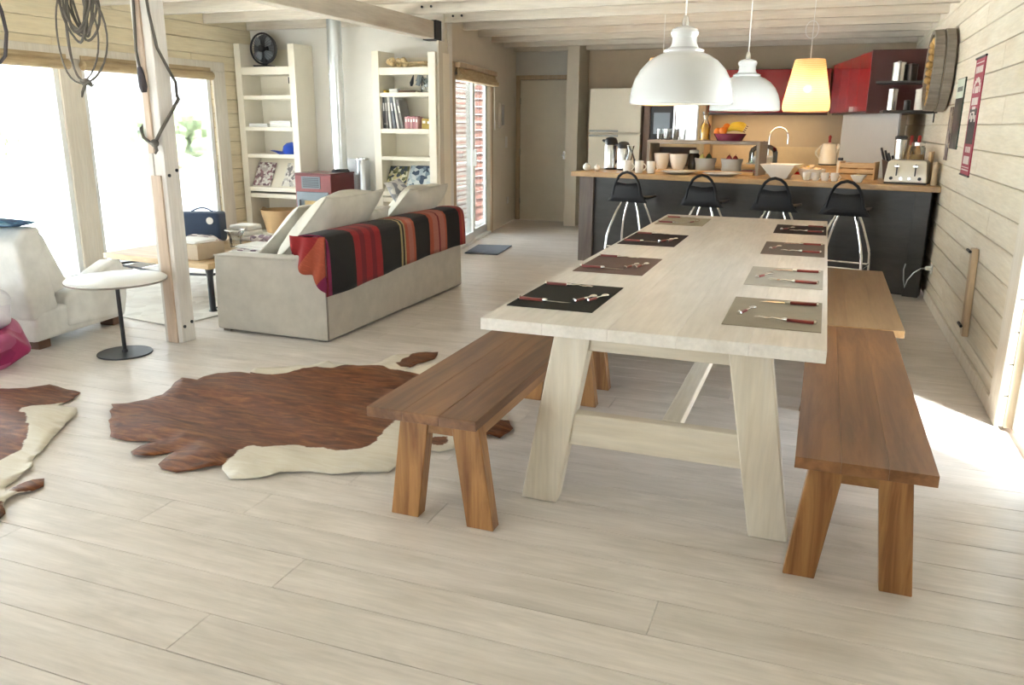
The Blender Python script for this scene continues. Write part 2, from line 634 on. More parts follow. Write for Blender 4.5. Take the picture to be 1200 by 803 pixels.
M['mag_a'] = print_mat('magazine_print_plum', [(.75, .70, .66), (.20, .12, .14), (.55, .48, .46), (.80, .78, .74), (.30, .16, .18)], 34)
M['mag_b'] = print_mat('magazine_print_pale', [(.82, .79, .74), (.55, .52, .48), (.78, .74, .66), (.22, .20, .20)], 34)
M['mag_c'] = print_mat('magazine_print_green', [(.28, .27, .12), (.62, .56, .30), (.06, .08, .10), (.70, .68, .52), (.12, .13, .06)], 30)
M['mag_d'] = print_mat('magazine_print_blue', [(.50, .58, .62), (.68, .72, .72), (.20, .27, .33), (.06, .09, .14), (.60, .66, .66)], 24)
M['cloth_mix'] = print_mat('patterned_cloth', [(.72, .66, .64), (.30, .22, .26), (.55, .48, .46), (.80, .76, .74), (.16, .12, .14)], 22, .9)
M['bag_pink'] = print_mat('pink_bag_print', [(.38, .03, .12), (.30, .02, .10), (.46, .10, .22), (.34, .03, .14)], 9, .3)
M['bag_lilac'] = print_mat('lilac_bag_print', [(.66, .64, .74), (.74, .74, .80), (.58, .54, .66), (.70, .68, .76)], 9, .3)
M['blue_cloth'] = print_mat('blue_striped_cloth', [(.03, .10, .22), (.06, .20, .36), (.20, .36, .48), (.02, .06, .14)], 12, .9)


def book(name, c):
    return plain(name, c, .5, var=.12, vs=14)

# ============================================================ STRUCTURE
XR, XL = 0.955, -6.45
ZC = 2.62


def wallx(y):  # the slightly slanting wall with the sliding door
    return -3.86 - 0.159 * (y - 8.03)


fl = MB().prism([(XL - .12, -3.1), (XR + .12, -3.1), (XR + .12, 12.15), (-4.6, 12.15), (-4.0, 8.45), (XL - .12, 8.45)], -.08, -.018)
floor = struct('floor', fl, M['floor_base'])
rr = random.Random(3)
y = 0.95
PW = 0.19
row = 0
while y < 12.04:
    y1 = min(y + PW, 12.05)
    x0 = XL if y1 < 8.38 else max(wallx(y), wallx(y1)) + .0
    if y < 8.38 <= y1: x0 = -3.9
    cuts = [x0]
    x = x0 + rr.uniform(.8, 2.6)
    while x < XR - .5:
        cuts.append(x)
        x += rr.uniform(1.9, 3.2)
    cuts.append(XR)
    for a, b in zip(cuts, cuts[1:]):
        obj('plank', MB().box(a + .0007, b - .0007, y + .0013, y1 - .0013, -.018, 0), M['floor'], floor, bevel=.0012, seg=1)
    y = y1
obj('plank', MB().box(XL, XR, -3, .949, -.018, 0), M['floor'], floor)


def siding_rows(parent, mat, plane, runs, z0, z1, h, axis, side, seed, holes=()):
    """runs along axis ('Y' on x=plane, 'X' on y=plane); each board an own piece with a V joint"""
    q = random.Random(seed)
    z = z0
    while z < z1 - .02:
        zt = min(z + h, z1)
        for a, b in runs:
            spans = [(a, b)]
            for ha, hb, hz0, hz1 in holes:
                if zt > hz0 + .01 and z < hz1 - .01:
                    ns = []
                    for p, r_ in spans:
                        if hb <= p or ha >= r_: ns.append((p, r_)); continue
                        if ha > p: ns.append((p, ha))
                        if hb < r_: ns.append((hb, r_))
                    spans = ns
            for p, r_ in spans:
                cuts = [p]
                x_ = p + q.uniform(.9, 2.6)
                while x_ < r_ - .6:
                    cuts.append(x_)
                    x_ += q.uniform(1.6, 2.9)
                cuts.append(r_)
                for c0, c1 in zip(cuts, cuts[1:]):
                    d0, d1 = sorted((plane, plane + side * .02))
                    if axis == 'Y': m_ = MB().box(d0, d1, c0 + .001, c1 - .001, z + .002, zt - .002)
                    else: m_ = MB().box(c0 + .001, c1 - .001, d0, d1, z + .002, zt - .002)
                    obj('plank', m_, mat, parent, bevel=.005, seg=1)
        z = zt


# --- right wall with a narrow glazed door
mb = MB()
W0, W1 = XR + .02, XR + .11
SA, SB, SZ = 3.52, 4.44, 2.06
mb.box(W0, W1, -3, SA, 0, ZC).box(W0, W1, SB, 12.15, 0, ZC).box(W0, W1, SA, SB, SZ, ZC)
wall_right = struct('wall_right', mb, M['siding_joint'])
siding_rows(wall_right, M['siding_right'], XR, [(2.4, 12.04)], .0, ZC, .164, 'Y', 1, 5, holes=[(SA, SB, 0, SZ)])
obj('panelling', MB().box(XR, XR + .019, -3, 2.398, 0, ZC), M['siding_right'], wall_right)
bb = MB().box(XR - .018, XR, SB + .22, 7.80, 0, .085)
struct('baseboard_right', bb, M['casing_white'], bevel=.003, seg=1)
struct('baseboard_right_near', MB().box(XR - .018, XR, 1.5, SA - .08, 0, .085), M['casing_white'], bevel=.003, seg=1)
d3 = sroot('door_3', (XR, SB, 0))
obj('casing', MB().box(XR - .022, XR, SB, SB + .21, 0, SZ + .08), M['casing_white'], d3, bevel=.004, seg=1)
obj('casing', MB().box(XR - .022, XR, SA - .075, SA, 0, SZ + .08), M['casing_white'], d3, bevel=.004, seg=1)
obj('casing', MB().box(XR - .022, XR, SA, SB, SZ, SZ + .08), M['casing_white'], d3, bevel=.004, seg=1)
fr = MB().box(XR + .06, XR + .10, SA, SA + .035, 0, SZ).box(XR + .06, XR + .10, SB - .035, SB, 0, SZ)
fr.box(XR + .06, XR + .10, SA + .035, SB - .035, SZ - .05, SZ).box(XR + .06, XR + .10, SA + .035, SB - .035, 0, .05)
obj('frame', fr, M['pvc'], d3)
obj('pane', MB().box(XR + .078, XR + .082, SA + .03, SB - .03, .04, SZ - .04), M['glass'], d3)

# --- left wall: two big sliding windows
mb = MB()
W0, W1 = XL - .11, XL - .02
mb.box(W0, W1, -3, -.8, 0, ZC).box(W0, W1, 2.6, 3.3, 0, ZC).box(W0, W1, 7.62, 8.5, 0, ZC)
mb.box(W0, W1, -.8, 2.6, 2.0, ZC).box(W0, W1, 3.3, 7.62, 2.0, ZC)
wall_left = struct('wall_left', mb, M['siding_joint'])
siding_rows(wall_left, M['siding_left'], XL, [(3.3, 8.35)], .0, ZC, .155, 'Y', -1, 8, holes=[(3.3, 7.62, 0, 2.0)])
obj('panelling', MB().box(XL - .019, XL, -3, -.8, 0, ZC).box(XL - .019, XL, 2.6, 3.3, 0, ZC).box(XL - .019, XL, -.8, 2.6, 2.0, ZC), M['siding_right'], wall_left)


def glazing(name, y0, y1, zt, mull, x):
    r = sroot(name, (x, y0, 0))
    obj('casing', MB().box(x, x + .025, y0 - .06, y1 + .20, zt, zt + .10), M['casing_white'], r, bevel=.004, seg=1)
    obj('casing', MB().box(x, x + .022, y1, y1 + .20, 0, zt), M['casing_white'], r, bevel=.004, seg=1)
    ed = [y0] + [q for m_ in mull for q in m_] + [y1]
    for a, b in mull:
        obj('mullion', MB().box(x - .09, x - .01, a, b, 0, zt), M['casing_white'], r, bevel=.004, seg=1)
    for k in range(0, len(ed), 2):
        a, b = ed[k], ed[k + 1]
        f = MB().box(x - .08, x - .03, a, a + .05, 0, zt).box(x - .08, x - .03, b - .05, b, 0, zt)
        f.box(x - .08, x - .03, a + .05, b - .05, 0, .06).box(x - .08, x - .03, a + .05, b - .05, zt - .06, zt)
        obj('sash', f, M['pvc'], r)
        obj('pane', MB().box(x - .057, x - .053, a + .04, b - .04, .05, zt - .05), M['glass'], r)
    return r


glazing('window_1', 3.3, 7.62, 2.0, [(5.66, 5.90)], XL)
glazing('window_2', -.8, 2.6, 2.0, [(.8, 1.0)], XL)
for k, (a, b) in enumerate(((3.4, 5.70), (5.86, 7.56))):
    t = thing('rolled_blind', ['rolled up bamboo blind above the window behind the armchair', 'rolled up bamboo blind above the window pane behind the post'][k], 'blind', (XL + .05, a, 1.92), group='rolled blinds over the windows')
    obj('roll', MB().lathe([(.045, a), (.045, b)], (XL + .055, 0, 1.945), 14, 'Y'), M['bamboo'], t, smooth=True)
    obj('valance', MB().box(XL + .03, XL + .045, a, b, 1.95, 2.03), M['bamboo'], t)

# --- wall behind the camera with wide windows
mb = MB()
mb.box(XL, -5.4, -3.1, -3, 0, ZC).box(-2.6, XR + .1, -3.1, -3, 0, ZC).box(-5.4, -2.6, -3.1, -3, 2.35, ZC).box(-5.4, -2.6, -3.1, -3, 0, .15)
wall_back = struct('wall_back', mb, M['wall_cream'])
w3 = sroot('window_3', (-4.0, -3, .15))
for k in range(2):
    a = -5.4 + 1.4 * k
    f = MB().box(a, a + .06, -3.08, -3.02, .15, 2.35).box(a + 1.34, a + 1.4, -3.08, -3.02, .15, 2.35)
    f.box(a + .06, a + 1.34, -3.08, -3.02, .15, .21).box(a + .06, a + 1.34, -3.08, -3.02, 2.29, 2.35)
    obj('sash', f, M['pvc'], w3)
    obj('pane', MB().box(a + .05, a + 1.35, -3.052, -3.048, .2, 2.3), M['glass'], w3)

# --- wall behind the shelves and the stove
wall_stove = struct('wall_stove', MB().box(XL - .1, -3.90, 8.36, 8.46, 0, ZC), M['wall_white'])
# --- slanted wall with the sliding glass door
DY0, DY1, DZ = 8.60, 10.36, 2.02
V3 = lambda yy, zz, off=0.: (wallx(yy) + off * .987, yy + off * .157, zz)


def slab(mb, ya, yb, za, zb, o0, o1, m=0):
    return mb.hexa([V3(ya, za, o1), V3(ya, za, o0), V3(yb, za, o0), V3(yb, za, o1), V3(ya, zb, o1), V3(ya, zb, o0), V3(yb, zb, o0), V3(yb, zb, o1)], m)


mb = MB()
slab(mb, 8.04, 8.37, 0, 2.29, -.02, 0)
slab(mb, 8.26, 8.37, 2.29, ZC, -.02, 0)
slab(mb, 8.37, DY0, 0, ZC, -.10, 0)
slab(mb, DY1, 12.15, 0, ZC, -.10, 0)
slab(mb, DY0, DY1, DZ, ZC, -.10, 0)
wall_passage = struct('wall_passage', mb, M['wall_cream'])
d2 = sroot('door_2', (wallx(9.5), 9.5, 0))
for a, b, z0, z1 in ((DY0 - .09, DY0, 0, DZ + .10), (DY1, DY1 + .10, 0, DZ + .10), (DY0, DY1, DZ, DZ + .10)):
    obj('casing', slab(MB(), a, b, z0, z1, 0, .02), M['casing'], d2, bevel=.003, seg=1)
ym = (DY0 + DY1) / 2
for k, (a, b, o0) in enumerate(((DY0, ym + .04, -.04), (ym - .04, DY1, -.085))):
    lf = sroot('x')
    bpy.data.objects.remove(lf)
    f = MB()
    slab(f, a, a + .075, .03, DZ, o0, o0 + .04)
    slab(f, b - .075, b, .03, DZ, o0, o0 + .04)
    slab(f, a + .075, b - .075, .03, .13, o0, o0 + .04)
    slab(f, a + .075, b - .075, DZ - .08, DZ, o0, o0 + .04)
    fo = obj('door_leaf', f, M['pvc'], d2)
    obj('pane', slab(MB(), a + .07, b - .07, .12, DZ - .07, o0 + .018, o0 + .022), M['glass'], fo)
obj('handle', slab(MB(), ym - .03, ym - .005, .95, 1.15, 0, .04), M['pvc'], d2)
obj('track', slab(MB(), DY0, DY1, 0, .03, -.09, .015), M['pvc'], d2)
bl = thing('roman_blind', 'tan roman blind gathered above the sliding glass door', 'blind', (wallx(9.4), 9.4, 1.95))
for k in range(4):
    obj('fold', slab(MB(), DY0 - .02, DY1 + .02, 1.93 + .032 * k, 1.985 + .032 * k, .024 + .012 * (k % 2) + .01 * k, .05 + .022 * (3 - k)), M['bamboo'], bl, bevel=.006, seg=1)
obj('head_rail', slab(MB(), DY0 - .03, DY1 + .03, 2.06, 2.115, .022, .09), M['casing'], bl, bevel=.004, seg=1)
obj('cord', MB().tube([V3(DY1 + .03, 2.05, .05), V3(DY1 + .05, 1.75, .05), V3(DY1 + .06, 1.45, .045), V3(DY1 + .09, 1.38, .045), V3(DY1 + .10, 1.5, .045)], .006, 6), M['paper'], bl)
ic = thing('wall_intercom', 'small grey and white intercom handset on the passage wall', 'intercom', V3(10.95, 1.5, 0))
obj('body', slab(MB(), 10.86, 11.02, 1.40, 1.74, .0, .035), M['casing_white'], ic, bevel=.006)
obj('handset', slab(MB(), 10.90, 10.98, 1.44, 1.72, .038, .06), M['grey_cer'], ic, bevel=.006)
single('light_switch', 'cream light switch plate on the passage wall near the door', 'switch', slab(MB(), 11.30, 11.42, 1.12, 1.28, 0, .012), M['white_matte'], V3(11.36, 1.2, 0), bevel=.003, seg=1)
single('wall_socket', 'cream wall socket low on the passage wall', 'socket', slab(MB(), 11.42, 11.52, .30, .40, 0, .012), M['white_matte'], V3(11.47, .35, 0), bevel=.003, seg=1)

# --- far wall with the cream door, and the kitchen wall
DXa, DXb, DH = -4.42, -3.62, 2.10
mb = MB().box(-4.7, DXa, 12.05, 12.15, 0, ZC).box(DXa, DXb, 12.05, 12.15, DH, ZC).box(DXb, -3.36, 12.05, 12.15, 0, ZC)
struct('wall_far', mb, M['wall_white'])
struct('wall_kitchen', MB().box(-3.36, XR + .1, 12.05, 12.15, 0, ZC), M['wall_beige'])
struct('trim_1', MB().box(-3.54, -3.36, 11.55, 12.05, 0, ZC), M['wall_cream'], bevel=.004, seg=1)
d1 = sroot('door_1', ((DXa + DXb) / 2, 12.05, 0))
lf = obj('door_leaf', MB().box(DXa + .005, DXb - .005, 12.04, 12.08, .01, DH - .005), M['door'], d1, bevel=.003, seg=1)
obj('door_knob', MB().lathe([(.012, -.02), (.012, -.05), (.026, -.06), (.028, -.075), (.018, -.09)], (DXb - .07, 12.04, 1.0), 14, 'Y'), M['steel'], lf, smooth=True)
obj('knob_plate', MB().box(DXb - .10, DXb - .04, 12.032, 12.04, .94, 1.06), M['steel'], lf)
for k in range(3):
    obj('hinge', MB().box(DXa - .004, DXa + .014, 12.022, 12.04, .25 + .75 * k, .34 + .75 * k), M['steel'], lf)
for a, b, z0, z1 in ((DXa - .065, DXa, 0, DH + .065), (DXb, DXb + .065, 0, DH + .065), (DXa, DXb, DH, DH + .065)):
    obj('casing', MB().box(a, b, 12.025, 12.05, z0, z1), M['casing'], d1, bevel=.003, seg=1)

# --- ceiling: boards, rafters, the long beam
ceiling = struct('ceiling', MB().prism([(XL - .12, -3.1), (XR + .12, -3.1), (XR + .12, 12.15), (-4.7, 12.15), (-4.05, 8.46), (XL - .12, 8.46)], ZC + .02, ZC + .1), M['siding_joint'])
x = XL
while x < XR:
    x1 = min(x + .145, XR)
    yt = 8.36 if x1 < -3.9 else 12.05
    if -4.6 < x1 < -3.9: yt = 8.03 + (-3.86 - x1) / .159
    obj('ceiling_board', MB().box(x + .002, x1 - .002, -3, min(yt, 12.05), ZC, ZC + .02), M['ceiling'], ceiling, bevel=.004, seg=1)
    x = x1
k = -15
RY = [9.0 + .72 * k for k in range(-16, 5)]
for yy in RY:
    xl = XL if yy < 8.36 else wallx(yy)
    obj('rafter', MB().box(xl, XR, yy - .0, yy + .065, 2.49, ZC), M['rafter'], ceiling, bevel=.003, seg=1)
for yy in (6.84, 7.56, 8.28):
    for xx in (-3.80, -3.70):
        obj('bolt', MB().lathe([(.012, -.012), (.012, 0)], (xx, yy, 2.55), 8, 'Y'), M['black_metal'], ceiling)
bm_ = obj('beam', MB().box(-4.07, -3.95, -3, 8.20, 2.315, 2.49), M['beam'], ceiling, bevel=.004, seg=1)
obj('bracket', MB().box(-4.08, -3.925, 8.12, 8.25, 2.305, 2.50), M['black_metal'], bm_)

# --- outdoors
struct('ground', MB().box(-60, 40, -40, 60, -.5, -.2), M['ext_ground'])
deck = sroot('deck', (-8.5, 4.5, -.1))
for k in range(34):
    yy = -.5 + k * .29
    obj('deck_board', MB().box(-11.4, XL - .13, yy, yy + .28, -.14, -.03), M['deck'], deck)
ext = sroot('outer_wall', (-5.6, 13, 0))
for k in range(20):
    z = -.2 + k * .13
    obj('board', MB().hexa([(-5.66, 11.9, z), (-5.6, 11.9, z), (-5.6, 15.5, z), (-5.66, 15.5, z), (-5.66, 11.9, z + .115), (-5.63, 11.9, z + .115), (-5.63, 15.5, z + .115), (-5.66, 15.5, z + .115)]), M['ext_board'], ext)
sh = thing('slatted_screen', 'white slatted screen outside the sliding glass door', 'screen', (-4.9, 10.9, -.2))
for k in range(34):
    z = -.15 + k * .068
    obj('slat', MB().box(-4.93, -4.88, 10.40, 11.30, z, z + .034), M['pvc'], sh)
obj('upright', MB().box(-4.94, -4.87, 10.35, 10.40, -.2, 2.2), M['pvc'], sh)
obj('upright', MB().box(-4.94, -4.87, 11.30, 11.35, -.2, 2.2), M['pvc'], sh)
q = random.Random(11)
for k in range(7):
    cx, cy, r = -20 - q.uniform(0, 5), 5 + k * 4.6 + q.uniform(-.3, .3), q.uniform(1.1, 1.8)
    m_ = MB()
    for j in range(90):
        a, b, e = q.uniform(0, 2 * PI), q.uniform(-.1, 1), r * q.uniform(.55, 1)
        c = (cx + e * math.cos(a) * math.sqrt(max(0, 1 - b * b)), cy + e * math.sin(a) * math.sqrt(max(0, 1 - b * b)), -.1 + .35 * r + e * b * .8)
        m_.ball(c, q.uniform(.16, .34), 6, 4)
    t = thing('shrub', 'pale shrub far outside beyond the deck', 'shrub', (cx, cy, -.2), group='shrubs beyond the deck')
    obj('foliage', m_, M['leaf'], t)
    obj('stem', MB().cyl((cx, cy, -.2), (cx, cy, .4 * r), .06, 6), M['casing'], t)
struct('door_light_block', MB().box(-4.8, -3.3, 12.2, 12.25, -.1, ZC), M['wall_cream'])  # unseen slab added to stop daylight leaking in under the far door

# ============================================================ TABLE AND BENCHES
TX0, TX1, TY0, TY1 = -1.145, .070, 2.706, 6.62
t = thing('dining_table', 'long pale whitewashed pine dining table on splayed trestle legs', 'table', ((TX0 + TX1) / 2, 4.65, 0))
nb = 5
for i in range(nb):
    a = TX0 + (TX1 - TX0) * i / nb
    b = TX0 + (TX1 - TX0) * (i + 1) / nb
    obj('board', MB().box(a + .0004, b - .0004, TY0, TY1, .715, .76), M['table'], t, bevel=.0008, seg=1)
for yf, s_ in ((2.815, 1), (6.44, -1)):
    ya, yb = sorted((yf, yf + s_ * .075))
    for (b0, b1, t0, t1) in ((-1.015, -.868, -.885, -.742), (-.127, .012, -.252, -.105)):
        m_ = MB().hexa([(b0, ya, 0), (b1, ya, 0), (b1, yb, 0), (b0, yb, 0), (t0, ya, .715), (t1, ya, .715), (t1, yb, .715), (t0, yb, .715)])
        obj('leg', m_, M['table_leg'], t, bevel=.004, seg=1)
    yc, yd = sorted((yf + s_ * .012, yf + s_ * .063))
    obj('lower_rail', MB().hexa([(-.93, yc, .255), (-.06, yc, .255), (-.06, yd, .255), (-.93, yd, .255), (-.88, yc, .385), (-.11, yc, .385), (-.11, yd, .385), (-.88, yd, .385)]), M['table_rail'], t, bevel=.003, seg=1)
    obj('upper_rail', MB().box(-.80, -.19, yc, yd, .64, .715), M['table_rail'], t, bevel=.003, seg=1)
obj('stretcher', MB().box(-.475, -.405, 2.88, 6.37, .345, .388), M['table_beam'], t, bevel=.003, seg=1)


def make_bench(name, label, x0, x1, y0, y1, loc, lb, lt, rb, rt_):
    """lb/lt/rb/rt_: x-spans of the left and right leg at floor and top"""
    t = thing(name, label, 'bench', loc, 0, 'wooden benches beside the table')
    n_ = 3
    for i in range(n_):
        a, b = x0 + (x1 - x0) * i / n_, x0 + (x1 - x0) * (i + 1) / n_
        obj('seat_board', MB().box(a + .0003, b - .0003, y0, y1, .412, .45), M['bench'], t, bevel=.0008, seg=1)
    for yf, s_ in ((y0 + .06, 1), (y1 - .06, -1)):
        ya, yb = sorted((yf, yf + s_ * .06))
        for (p, r_) in ((lb, lt), (rb, rt_)):
            obj('leg', MB().hexa([(p[0], ya, 0), (p[1], ya, 0), (p[1], yb, 0), (p[0], yb, 0), (r_[0], ya, .412), (r_[1], ya, .412), (r_[1], yb, .412), (r_[0], yb, .412)]), M['bench_leg'], t, bevel=.003, seg=1)
        yc, yd = sorted((yf + s_ * .008, yf + s_ * .045))
        obj('end_rail', MB().box(lt[1] - .02, rt_[0] + .02, yc, yd, .352, .412), M['bench_rail'], t, bevel=.002, seg=1)
    for xx in (lt[0] + .012, rt_[1] - .042):
        obj('side_rail', MB().box(xx, xx + .03, y0 + .13, y1 - .13, .345, .412), M['bench_rail'], t, bevel=.002, seg=1)
    return t


bR = make_bench('bench', 'dark-stained wooden bench nearest on the right side of the table', .007, .418, 2.535, 4.425, (.21, 3.48, 0),
                (.005, .106), (.055, .160), (.304, .403), (.258, .358))
b2 = dup(bR, (.265, 5.39, 0), label='golden-brown wooden bench farther back on the right, ending by the counter stool')
for c_ in children(b2):
    if c_.name.startswith('seat_board'):
        c_.data = c_.data.copy()
        c_.data.materials[0] = M['bench_gold']
bL = make_bench('bench', 'dark-stained wooden bench nearest on the left, one end on the cowhide', -1.490, -1.052, 2.442, 4.08, (-1.27, 3.26, 0),
                (-1.436, -1.32), (-1.383, -1.268), (-1.118, -1.010), (-1.178, -1.068))
dup(bL, (-1.275, 5.02, 0), label='wooden bench behind the near left one, mostly hidden by the table')

# ------------------------------------------------------------ placemats and cutlery
ZT = .7605
mats_ = [('black placemat nearest on the left side of the table', 'pm_black', -1.128, -.776, 2.935, 3.46),
         ('brown placemat second from the front on the left', 'pm_brown', -1.108, -.762, 3.79, 4.315),
         ('blackish brown placemat third from the front on the left', 'pm_dark', -1.126, -.782, 4.80, 5.345),
         ('beige placemat at the far left end of the table', 'pm_beige', -1.112, -.77, 5.89, 6.40),
         ('taupe placemat nearest on the right side of the table', 'pm_taupe', -.291, .050, 2.938, 3.455),
         ('light grey placemat second from the front on the right', 'pm_grey', -.288, .050, 3.757, 4.27),
         ('umber grey placemat third from the front on the right', 'pm_umber', -.286, .054, 4.735, 5.26),
         ('dark brown placemat at the far right end of the table', 'pm_dark', -.274, .062, 5.72, 6.232)]


def knife_shape(L=.225, hl=.105):
    h = MB().extr([(0, -.008, .002), (.02, -.0095, .002), (hl * .6, -.007, .002), (hl, -.008, .002), (hl, .008, .002), (hl * .6, .007, .002), (.02, .0095, .002), (0, .008, .002)], (0, 0, .011))
    b = MB().lathe([(.007, hl - .002), (.0085, hl + .008), (.006, hl + .02)], (0, 0, .0075), 10, 'X')
    b.extr([(hl + .015, -.007, .004), (L - .03, -.0095, .004), (L, .006, .004), (hl + .015, .007, .004)], (0, 0, .0022))
    return h, b


def fork_shape(L=.21, hl=.10):
    h, _ = knife_shape(L, hl)
    b = MB().lathe([(.0085, hl - .002), (.0085, hl + .008), (.004, hl + .02)], (0, 0, .0075), 10, 'X')
    b.tube([(hl + .015, 0, .007), (L - .06, 0, .010), (L - .045, 0, .006)], [.004, .003, .004], 6)
    b.extr([(L - .05, -.004, .006), (L - .04, -.012, .006), (L - .03, -.012, .006), (L - .03, .012, .006), (L - .04, .012, .006), (L - .05, .004, .006)], (0, 0, .002))
    for k in range(4):
        yy = -.0105 + .007 * k
        b.tube([(L - .032, yy, .007), (L - .012, yy, .009), (L + .006, yy, .0075)], [.0018, .0016, .0008], 5)
    return h, b


def spoon_shape(L=.15):
    h = MB().extr([(0, -.006, .002), (L * .45, -.0065, .002), (L * .45, .0065, .002), (0, .006, .002)], (0, 0, .009))
    b = MB().tube([(L * .45 - .002, 0, .0065), (L * .55, 0, .008), (L * .75, 0, .007)], [.005, .003, .003], 6)
    b.ball((L * .88, 0, .008), (.022, .014, .006), 12, 6)
    return h, b


def cutlery(kind, shape, label, x, y, rz, group):
    h, b = shape
    t = thing(kind, label, kind, (x, y, ZT + .003), rz, group)
    obj('handle', h, M['cut_red'], t, world=False, bevel=.002, seg=1)
    obj('end_cap', MB().lathe([(.0088, -.004), (.0095, .004)], (0, 0, .0075), 10, 'X'), M['cut_steel'], t, world=False)
    obj({'knife': 'blade', 'fork': 'tines', 'teaspoon': 'bowl'}[kind], b, M['cut_steel'], t, world=False, smooth=40)
    return t


protos = {}


def lay(kind, label, x, y, rz):
    g = {'knife': 'red handled table knives', 'fork': 'red handled forks', 'teaspoon': 'red handled teaspoons'}[kind]
    if kind not in protos:
        protos[kind] = cutlery(kind, {'knife': knife_shape, 'fork': fork_shape, 'teaspoon': spoon_shape}[kind](), label, x, y, rz, g)
    else:
        dup(protos[kind], (x, y, ZT + .003), rz, label, g)


for i, (lab, mt, x0, x1, y0, y1) in enumerate(mats_):
    single('placemat', lab, 'placemat', MB().box(x0, x1, y0, y1, ZT, ZT + .003), M[mt], ((x0 + x1) / 2, (y0 + y1) / 2, ZT), group='placemats on the table')
    left = i < 4
    jit = lambda a: rr.uniform(-a, a)
    if left:
        lay('knife', 'red handled knife on the near edge of the ' + lab.split(' on the')[0].split(' at the')[0] + ['', '', '', ''][i], x0 + .012, y0 + .11 + jit(.012), -.06 + jit(.03))
        lay('fork', 'red handled fork on the far edge of the ' + lab.split(' on the')[0].split(' at the')[0], x0 + .015, y1 - .06 + jit(.015), .0 + jit(.03))
        lay('teaspoon', 'small spoon slanted at the inner end of the ' + lab.split(' on the')[0].split(' at the')[0], x1 - .115, y0 + .14, 1.25 + jit(.1))
        if i in (0, 1, 2):
            lay('teaspoon', 'second spoon beside the slanted one on the ' + lab.split(' on the')[0], x1 - .07, y0 + .17, 1.30 + jit(.1))
    else:
        lay('knife', 'red handled knife on the far edge of the ' + lab.split(' on the')[0].split(' at the')[0], x1 - .018, y1 - .085 + jit(.012), PI + .05 + jit(.03))
        lay('fork', 'red handled fork on the near edge of the ' + lab.split(' on the')[0].split(' at the')[0], x1 - .022, y0 + .115 + jit(.012), PI - .08 + jit(.03))
        lay('teaspoon', 'small spoon curled at the inner end of the ' + lab.split(' on the')[0].split(' at the')[0], x0 + .045, y0 + .17, 1.15 + jit(.15))

# ============================================================ PENDANT LAMPS
dome = [(.202, 0), (.206, .004), (.206, .014), (.202, .05), (.190, .092), (.168, .132), (.138, .164), (.105, .185), (.082, .194), (.078, .198), (.080, .205), (.072, .210), (.056, .216), (.049, .232), (.047, .252), (.053, .262), (.055, .272), (.050, .283), (.036, .291), (.014, .296)]
inn = [(.0, .186), (.100, .180), (.134, .160), (.164, .128), (.186, .090), (.198, .050), (.202, .001)]


def dome_lamp(label, x, y, z):
    t = thing('dome_pendant', label, 'lamp', (x, y, z), group='white dome pendants over the table')
    obj('shade', MB().lathe(dome, (x, y, z), 48, cap=False), M['white_gloss'], t, smooth=30)
    obj('reflector', MB().lathe(inn[1:], (x, y, z), 48, cap=False), M['white_in'], t, smooth=60)
    obj('bulb', MB().ball((x, y, z + .09), (.035, .035, .045), 14, 10).cyl((x, y, z + .12), (x, y, z + .19), .016), M['white_in'], t, smooth=True)
    obj('cord_grip', MB().lathe([(.014, .29), (.014, .315), (.008, .335)], (x, y, z), 12), M['steel'], t, smooth=True)
    obj('cord', MB().cyl((x, y, z + .33), (x, y, ZC), .0035, 6), M['paper'], t)
    obj('ceiling_rose', MB().lathe([(.045, ZC - .03), (.04, ZC)], (x, y, 0), 16), M['white_matte'], t)


dome_lamp('large white dome pendant lamp nearest over the table', -.565, 3.42, 1.541)
dome_lamp('white dome pendant lamp farther back over the table', -.481, 5.22, 1.545)

# rattan lamps with light inside
rat = bpy.data.materials.new('woven_shade')
rat.use_nodes = True
n = rat.node_tree
n.nodes.clear()
o_ = n.nodes.new('ShaderNodeOutputMaterial')
df = n.nodes.new('ShaderNodeBsdfDiffuse')
tl = n.nodes.new('ShaderNodeBsdfTranslucent')
tp = n.nodes.new('ShaderNodeBsdfTransparent')
v = coords(n, (1, 1, 1), False)
wv = n.nodes.new('ShaderNodeTexWave')
wv.bands_direction = 'Z'
wv.inputs['Scale'].default_value = 26
wv.inputs['Distortion'].default_value = 1.5
n.links.new(v, wv.inputs[0])
r = ramp(n, [(.2, (.62, .43, .23)), (.8, (.82, .63, .40))])
n.links.new(wv.outputs['Fac'], r.inputs[0])
n.links.new(r.outputs[0], df.inputs[0])
n.links.new(r.outputs[0], tl.inputs[0])
m1 = n.nodes.new('ShaderNodeMixShader')
m1.inputs[0].default_value = .34
n.links.new(df.outputs[0], m1.inputs[1])
n.links.new(tl.outputs[0], m1.inputs[2])
m2 = n.nodes.new('ShaderNodeMixShader')
m2.inputs[0].default_value = .05
n.links.new(m1.outputs[0], m2.inputs[1])
n.links.new(tp.outputs[0], m2.inputs[2])
n.links.new(m2.outputs[0], o_.inputs[0])
M['rattan'] = rat
em = bpy.data.materials.new('lit_bulb')
em.use_nodes = True
n = em.node_tree
n.nodes.clear()
o_ = n.nodes.new('ShaderNodeOutputMaterial')
e_ = n.nodes.new('ShaderNodeEmission')
e_.inputs[0].default_value = (1, .78, .45, 1)
e_.inputs[1].default_value = 18
n.links.new(e_.outputs[0], o_.inputs[0])
M['lit'] = em


